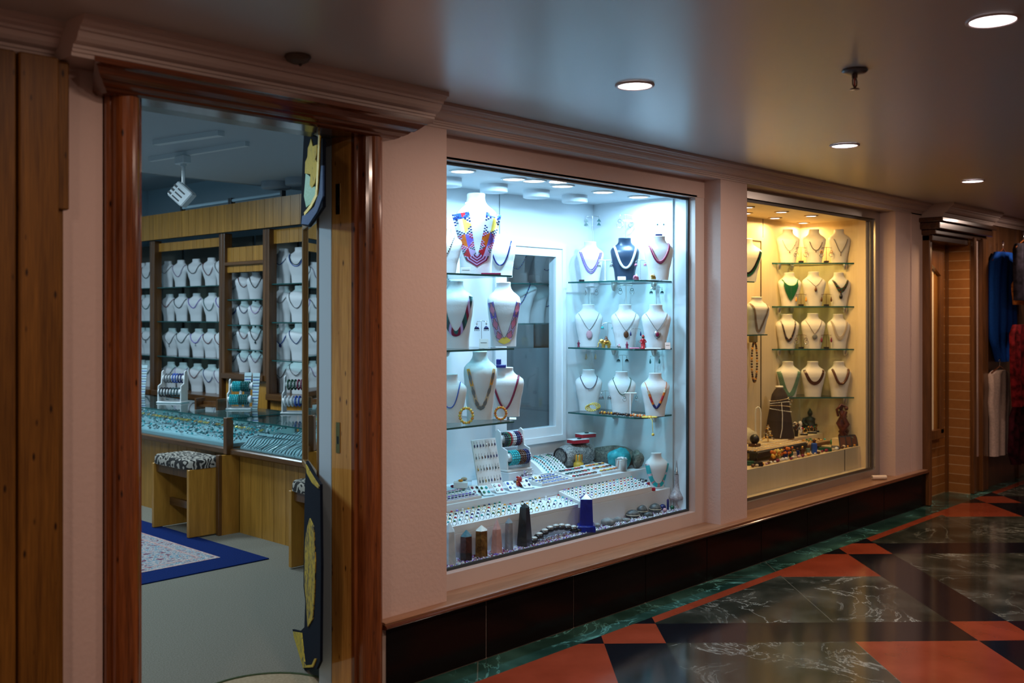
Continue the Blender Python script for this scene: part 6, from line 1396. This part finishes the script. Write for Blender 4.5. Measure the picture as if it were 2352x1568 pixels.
# dark seated figure in the middle
q = wb(1861, .66); t = thing('seated_statue', 'dark green seated statue behind the ring stands', 'statue', (q[0], .66, ZR), FACE); mg = stone('dark_bronze', (.012, .022, .015), (.05, .07, .04), 20, .4); hs = .17
mb = MB(); mb.ball((0, 0, hs*.16), hs*.42, mg, 14, 8, (1.15, .7, .40)); mb.lathe([(hs*.30, hs*.2), (hs*.26, hs*.35), (hs*.24, hs*.5), (hs*.28, hs*.62), (hs*.09, hs*.70), (hs*.08, hs*.76)], mg, 14); part('body', mb, t)
for s in (-1, 1): mb = MB(); mb.tube([(s*hs*.27, 0, hs*.60), (s*hs*.38, -.01, hs*.42), (s*hs*.18, -hs*.25, hs*.30)], hs*.07, mg, 8); part('arm', mb, t)
mb = MB(); mb.ball((0, 0, hs*.86), hs*.13, mg, 12, 8, (1, 1, 1.15)); mb.lathe([(hs*.10, hs*.94), (hs*.06, hs*1.02), (.0005, hs*1.10)], mg, 10, cap=False); part('head', mb, t)
# ring stands, figure-eights
for k, (x, lb) in enumerate(((1826, 'left'), (1838, 'right'))):
    q = wb(x, .60); t = thing('shell_ornament', f'{lb} of the two pale waisted shell ornaments beside the seated statue', 'ornament', q, FACE)
    mb = MB(); mb.ball((0, 0, .035), .022, M_BUSTC, 10, 7, (.9, .5, 1.5)); part('lower_lobe', mb, t); mb = MB(); mb.ball((0, 0, .085), .018, M_BUSTC, 10, 7, (.9, .5, 1.3)); part('upper_lobe', mb, t)
for k, (x, y) in enumerate(((1843, 0), (1850, 0), (1857, 0), (1864, 0), (1871, 0), (1877, 0))):
    q = wb(x, (.585, .565, .60)[k % 3]); t = thing('ring_cushion', f'{ordn[k]} dark cushion with an upright gold ring before the statues', 'ring display', q, FACE, 'ring cushions in the warm-lit window'); 
    mb = MB(); mb.bbox(-.016, .016, -.014, .014, 0, .012, M_BLACK, .003); part('cushion', mb, t); mb = MB(); mb.bbox(-.012, .012, -.010, .010, .0125, .016, M_BUSTC, .001); part('pad', mb, t)
    mb = MB(); mb.torus((0, 0, .034), .017, .0035, bm_('gold' if k % 2 else 'brown'), 16, 6, 'Y'); mb.ball((0, 0, .053), .007, bm_(['red', 'green', 'amber'][k % 3]), 8, 5); part('gold_ring', mb, t)
q = wb(1764, .565); t = thing('jewel_tree', 'small golden beaded tree in front of the dark velvet cone', 'ornament', q, 0); mb = MB(); mb.cyl((0, 0, 0), .004, .10, bm_('gold'), 8); part('trunk', mb, t); mb = MB()
for k in range(70): f = rnd.random(); a = rnd.uniform(0, 6.28); mb.ball((.042*(1-f)*math.cos(a), .042*(1-f)*math.sin(a), .02+.10*f), .0065, bm_(rnd.choice(['gold', 'cream', 'brown', 'silver'])), 6, 4)
part('beads', mb, t)
q = wb(1815, .57); t = thing('oval_mirror', 'small oval white face card on a black stand', 'ornament', q, FACE); mb = MB(); mb.ball((0, 0, .06), .045, M_BUSTC, 14, 9, (.5, .08, 1.15)); part('oval', mb, t); mb = MB(); mb.bbox(-.03, .0, .004, .02, 0, .10, M_BLACK, .003); part('stand', mb, t)
t = thing('beaded_bouquet', 'dark bouquet of beads right of the oval face card', 'ornament', wb(1829, .58)); mb = MB()
for k in range(60): a = rnd.uniform(0, 6.28); f = rnd.random(); mb.ball((.035*f*math.cos(a), .03*f*math.sin(a), .05+.05*rnd.random()), .007, bm_(rnd.choice(['black', 'brown', 'grey', 'cream'])), 6, 4)
part('beads', mb, t); mb = MB(); mb.cyl((0, 0, 0), .012, .06, M_BLACK, 10, .018); part('vase', mb, t)
# left dark ring dish and creamy drapery
q = P(1733, 900, Y=.50); t = thing('black_snuff_dome', 'glossy black dome on the left of the warm-lit display', 'dome', (q[0], .50, ZW+.101), 0); mb = MB(); mb.ball((0, 0, .03), .034, M_BLACK, 16, 10); part('dome', mb, t); mb = MB(); mb.bbox(-.035, .035, -.03, .03, -.03, 0, bm_('brown'), .003); part('base', mb, t)
q = wb(1722, .63); mb = MB(); rock(mb, (0, 0, .04), .075, fabric_noise('cream_fabric', (.50, .42, .30), (.62, .54, .40), 60), (1.0, .7, .8), 4, 20, 12, .12); solo('draped_cloth', mb, 'heap of cream cloth at the back left of the warm-lit display', 'cloth', (q[0], .64, ZR))
# beaded trays on a raised plate
xa, xb = P(1722, 1030, Y=.42).x, P(1838, 1015, Y=.42).x
t = thing('bead_tray', 'raised tray packed with rows of golden beads in the warm-lit window', 'tray', (xa, .36, ZW+.07)); wT = xb-xa
mb = MB(); mb.bbox(0, wT, 0, .17, -.012, 0, M_BLACK, .003); mb.box(0, wT, .002, .008, -.04, -.012, M_BLACK); part('plate', mb, t)  # black strip under the front edge, added for a darker look below
for s in (.08, wT-.08): mb = MB(); mb.bbox(s-.02, s+.02, .06, .10, -.0705, -.012, M_BLACK, .002); part('support', mb, t)
for j in range(9):
    mb = MB()
    for i in range(int(wT/.013)): mb.ball((.01+.013*i, .012+.018*j, .006), .0058, bm_(['cream', 'gold', 'pearl'][j % 3]), 6, 4)
    part('bead_row', mb, t)
t = thing('amber_tray', 'right-hand raised tray with mixed amber brooches in the warm-lit window', 'tray', (xb+.01, .38, ZW+.055)); w_ = P(1895, 1010, Y=.42).x-xb
mb = MB(); mb.bbox(0, w_, 0, .155, -.010, 0, mat('tan_tray', (.40, .26, .12), .5), .003); mb.box(0, w_, .002, .008, -.03, -.010, M_SHOPD); part('plate', mb, t)  # dark strip below this plate too, put in to darken the gap
for s in (.05, w_-.05): mb = MB(); mb.bbox(s-.02, s+.02, .06, .10, -.0555, -.010, M_BLACK, .002); part('support', mb, t)
for k in range(20):
    mb = MB(); mb.ball((0, 0, .006), .009, bm_(rnd.choice(['amber', 'cream', 'green', 'brown', 'turq', 'gold'])), 7, 5, (1.5, .9, .6)); solo('amber_brooch', mb, 'amber or stone brooch on the right-hand raised tray', 'brooch', (xb+.03+(w_-.04)*(k % 7)/6.5, .405+.045*(k//7), ZW+.056), rnd.uniform(-1, 1), 'brooches on the raised tray')
# amber strands dangling left
for k, (x, y, c, lb) in enumerate(((1728, 1040, ['amber', 'orange', 'yellow'], 'big amber bead heap hanging over the left end of the raised tray'), (1752, 1038, ['orange', 'brown'], 'smaller orange bead heap beside the amber one'))):
    q = w2(x, y); mb = MB()
    for i in range(34): mb.ball((rnd.uniform(-.06, .06), rnd.uniform(-.015, .015), .01+rnd.random()*.045), rnd.uniform(.008, .013), bm_(rnd.choice(c)), 7, 5)
    solo('amber_bead_heap', mb, lb, 'beads', (q[0], .315, ZW+.02), kind='stuff')
# row of little bottles and stones along the glass
M_CHIP = mat('cork_pad', (.60, .44, .28), .7)
def bottle(label, x, y, hp, c, Yc=None):
    q = w2(x, y); h = sz(hp, q[0], q[1]); t = thing('mineral_bottle', label, 'bottle', q, FACE, 'little mineral bottles'); m = bm_(c)
    mb = MB(); w_ = h*.17; mb.bbox(-w_, w_, -w_, w_, 0, h*.74, m, w_*.3); part('body', mb, t); mb = MB(); mb.lathe([(w_*.6, h*.745), (w_*.6, h*.82), (w_*.8, h*.84), (w_*.7, h*.97), (.0005, h)], bm_('brown' if c != 'brown' else 'gold'), 10, cap=False); part('cap', mb, t)
for k, (x, y, hp, c, lb) in enumerate([(1803, 1054, 30, 'navy', 'dark blue'), (1817, 1052, 22, 'dgreen', 'short dark green'), (1832, 1050, 22, 'navy', 'short navy'), (1843, 1046, 22, 'brown', 'slim brown'), (1856, 1045, 22, 'jade', 'pale jade'), (1870, 1042, 34, 'blue', 'tallest blue'), (1748, 1048, 26, 'navy', 'left navy')]):
    bottle(f'{lb} mineral bottle in the front row of the warm-lit window', x, y, hp, c)
for k, (x, y, s3, c, lb) in enumerate([(1722, 1068, .030, 'dgreen', 'green stone box at the left front of the warm-lit window'), (1742, 1070, .028, 'black', 'round black dish at the left front'), (1778, 1060, .030, 'brown', 'small brown box at the front'), (1895, 1036, .045, 'dgreen', 'long dark green box near the right front'), (1918, 1032, .026, 'grey', 'grey stone dish under the green balls')]):
    q = w2(x, y); t = thing('trinket_box', lb, 'trinket box', q, FACE); mb = MB(); mb.bbox(-s3, s3, -.02, .02, 0, .020, bm_(c), .003); part('box', mb, t); mb = MB(); mb.bbox(-s3*.95, s3*.95, -.019, .019, .0205, .028, bm_(c), .003); part('lid', mb, t)
for k, x in enumerate((1912, 1922)):
    q = w2(x, 1022); mb = MB(); mb.ball((0, 0, .02), .02, bm_('green'), 12, 8); solo('malachite_ball', mb, f'{("left", "right")[k]} green malachite ball behind the grey dish', 'ball', (q[0], q[1]+.04, ZW+.001))
for k, x in enumerate((1938, 1951, 1964)):
    q = w2(x, 1028); t = thing('framed_panel', f'{ordn[k]} dark framed panel leaning at the right end of the warm-lit display', 'panel', (q[0], q[1], ZW+.001), FACE); M = Matrix.Rotation(R2(-22), 4, 'X')
    mb = MB(); mb.bbox(-.030, .026, 0, .006, 0, .09, M_BLACK, .002, M=M); part('frame', mb, t); mb = MB(); mb.bbox(-.022, .018, -.001, .0005, .012, .08, bm_('brown'), .0004, M=M); part('picture', mb, t)
q = w2(1978, 1018); mb = MB()
for k in range(3): mb.torus((0, .01*k, .035+.006*k), .032, .003, bm_('jade'), 20, 6, 'Y')
solo('jade_bangle', mb, 'pale green bangles propped at the far right of the warm-lit display', 'bangle', (q[0], q[1], ZW+.001), FACE)
rn = 0
for k in range(34):
    x = 1722+k*7.2; q = w2(x, 1072-k*1.45); mb = MB(); s = rnd.uniform(.009, .015)
    mb.ball((0, 0, s*.8), s, bm_(rnd.choice(['cream', 'rose', 'brown', 'amber', 'pearl', 'maroon', 'white'])), 7, 5, (1.3, 1, .8)); solo('tumbled_stone', mb, 'small tumbled stone along the front edge of the warm-lit display', 'stone', (q[0], .268+rnd.uniform(0, .02), ZW+.0005), 0, 'tumbled stones at the front edge')
for k, (x, y) in enumerate(((1768, 1046), (1782, 1046), (1795, 1048))):
    q = w2(x, y); t = thing('ring_pad', f'{ordn[k]} cork pad holding a ring near the front of the warm-lit display', 'pad', (q[0], .31, ZW+.0005), FACE); mb = MB(); mb.bbox(-.018, .018, -.012, .012, 0, .040, M_CHIP, .003); part('pad', mb, t); mb = MB(); mb.torus((0, -.004, .048), .009, .002, bm_('gold'), 12, 5, 'Y'); part('ring', mb, t)
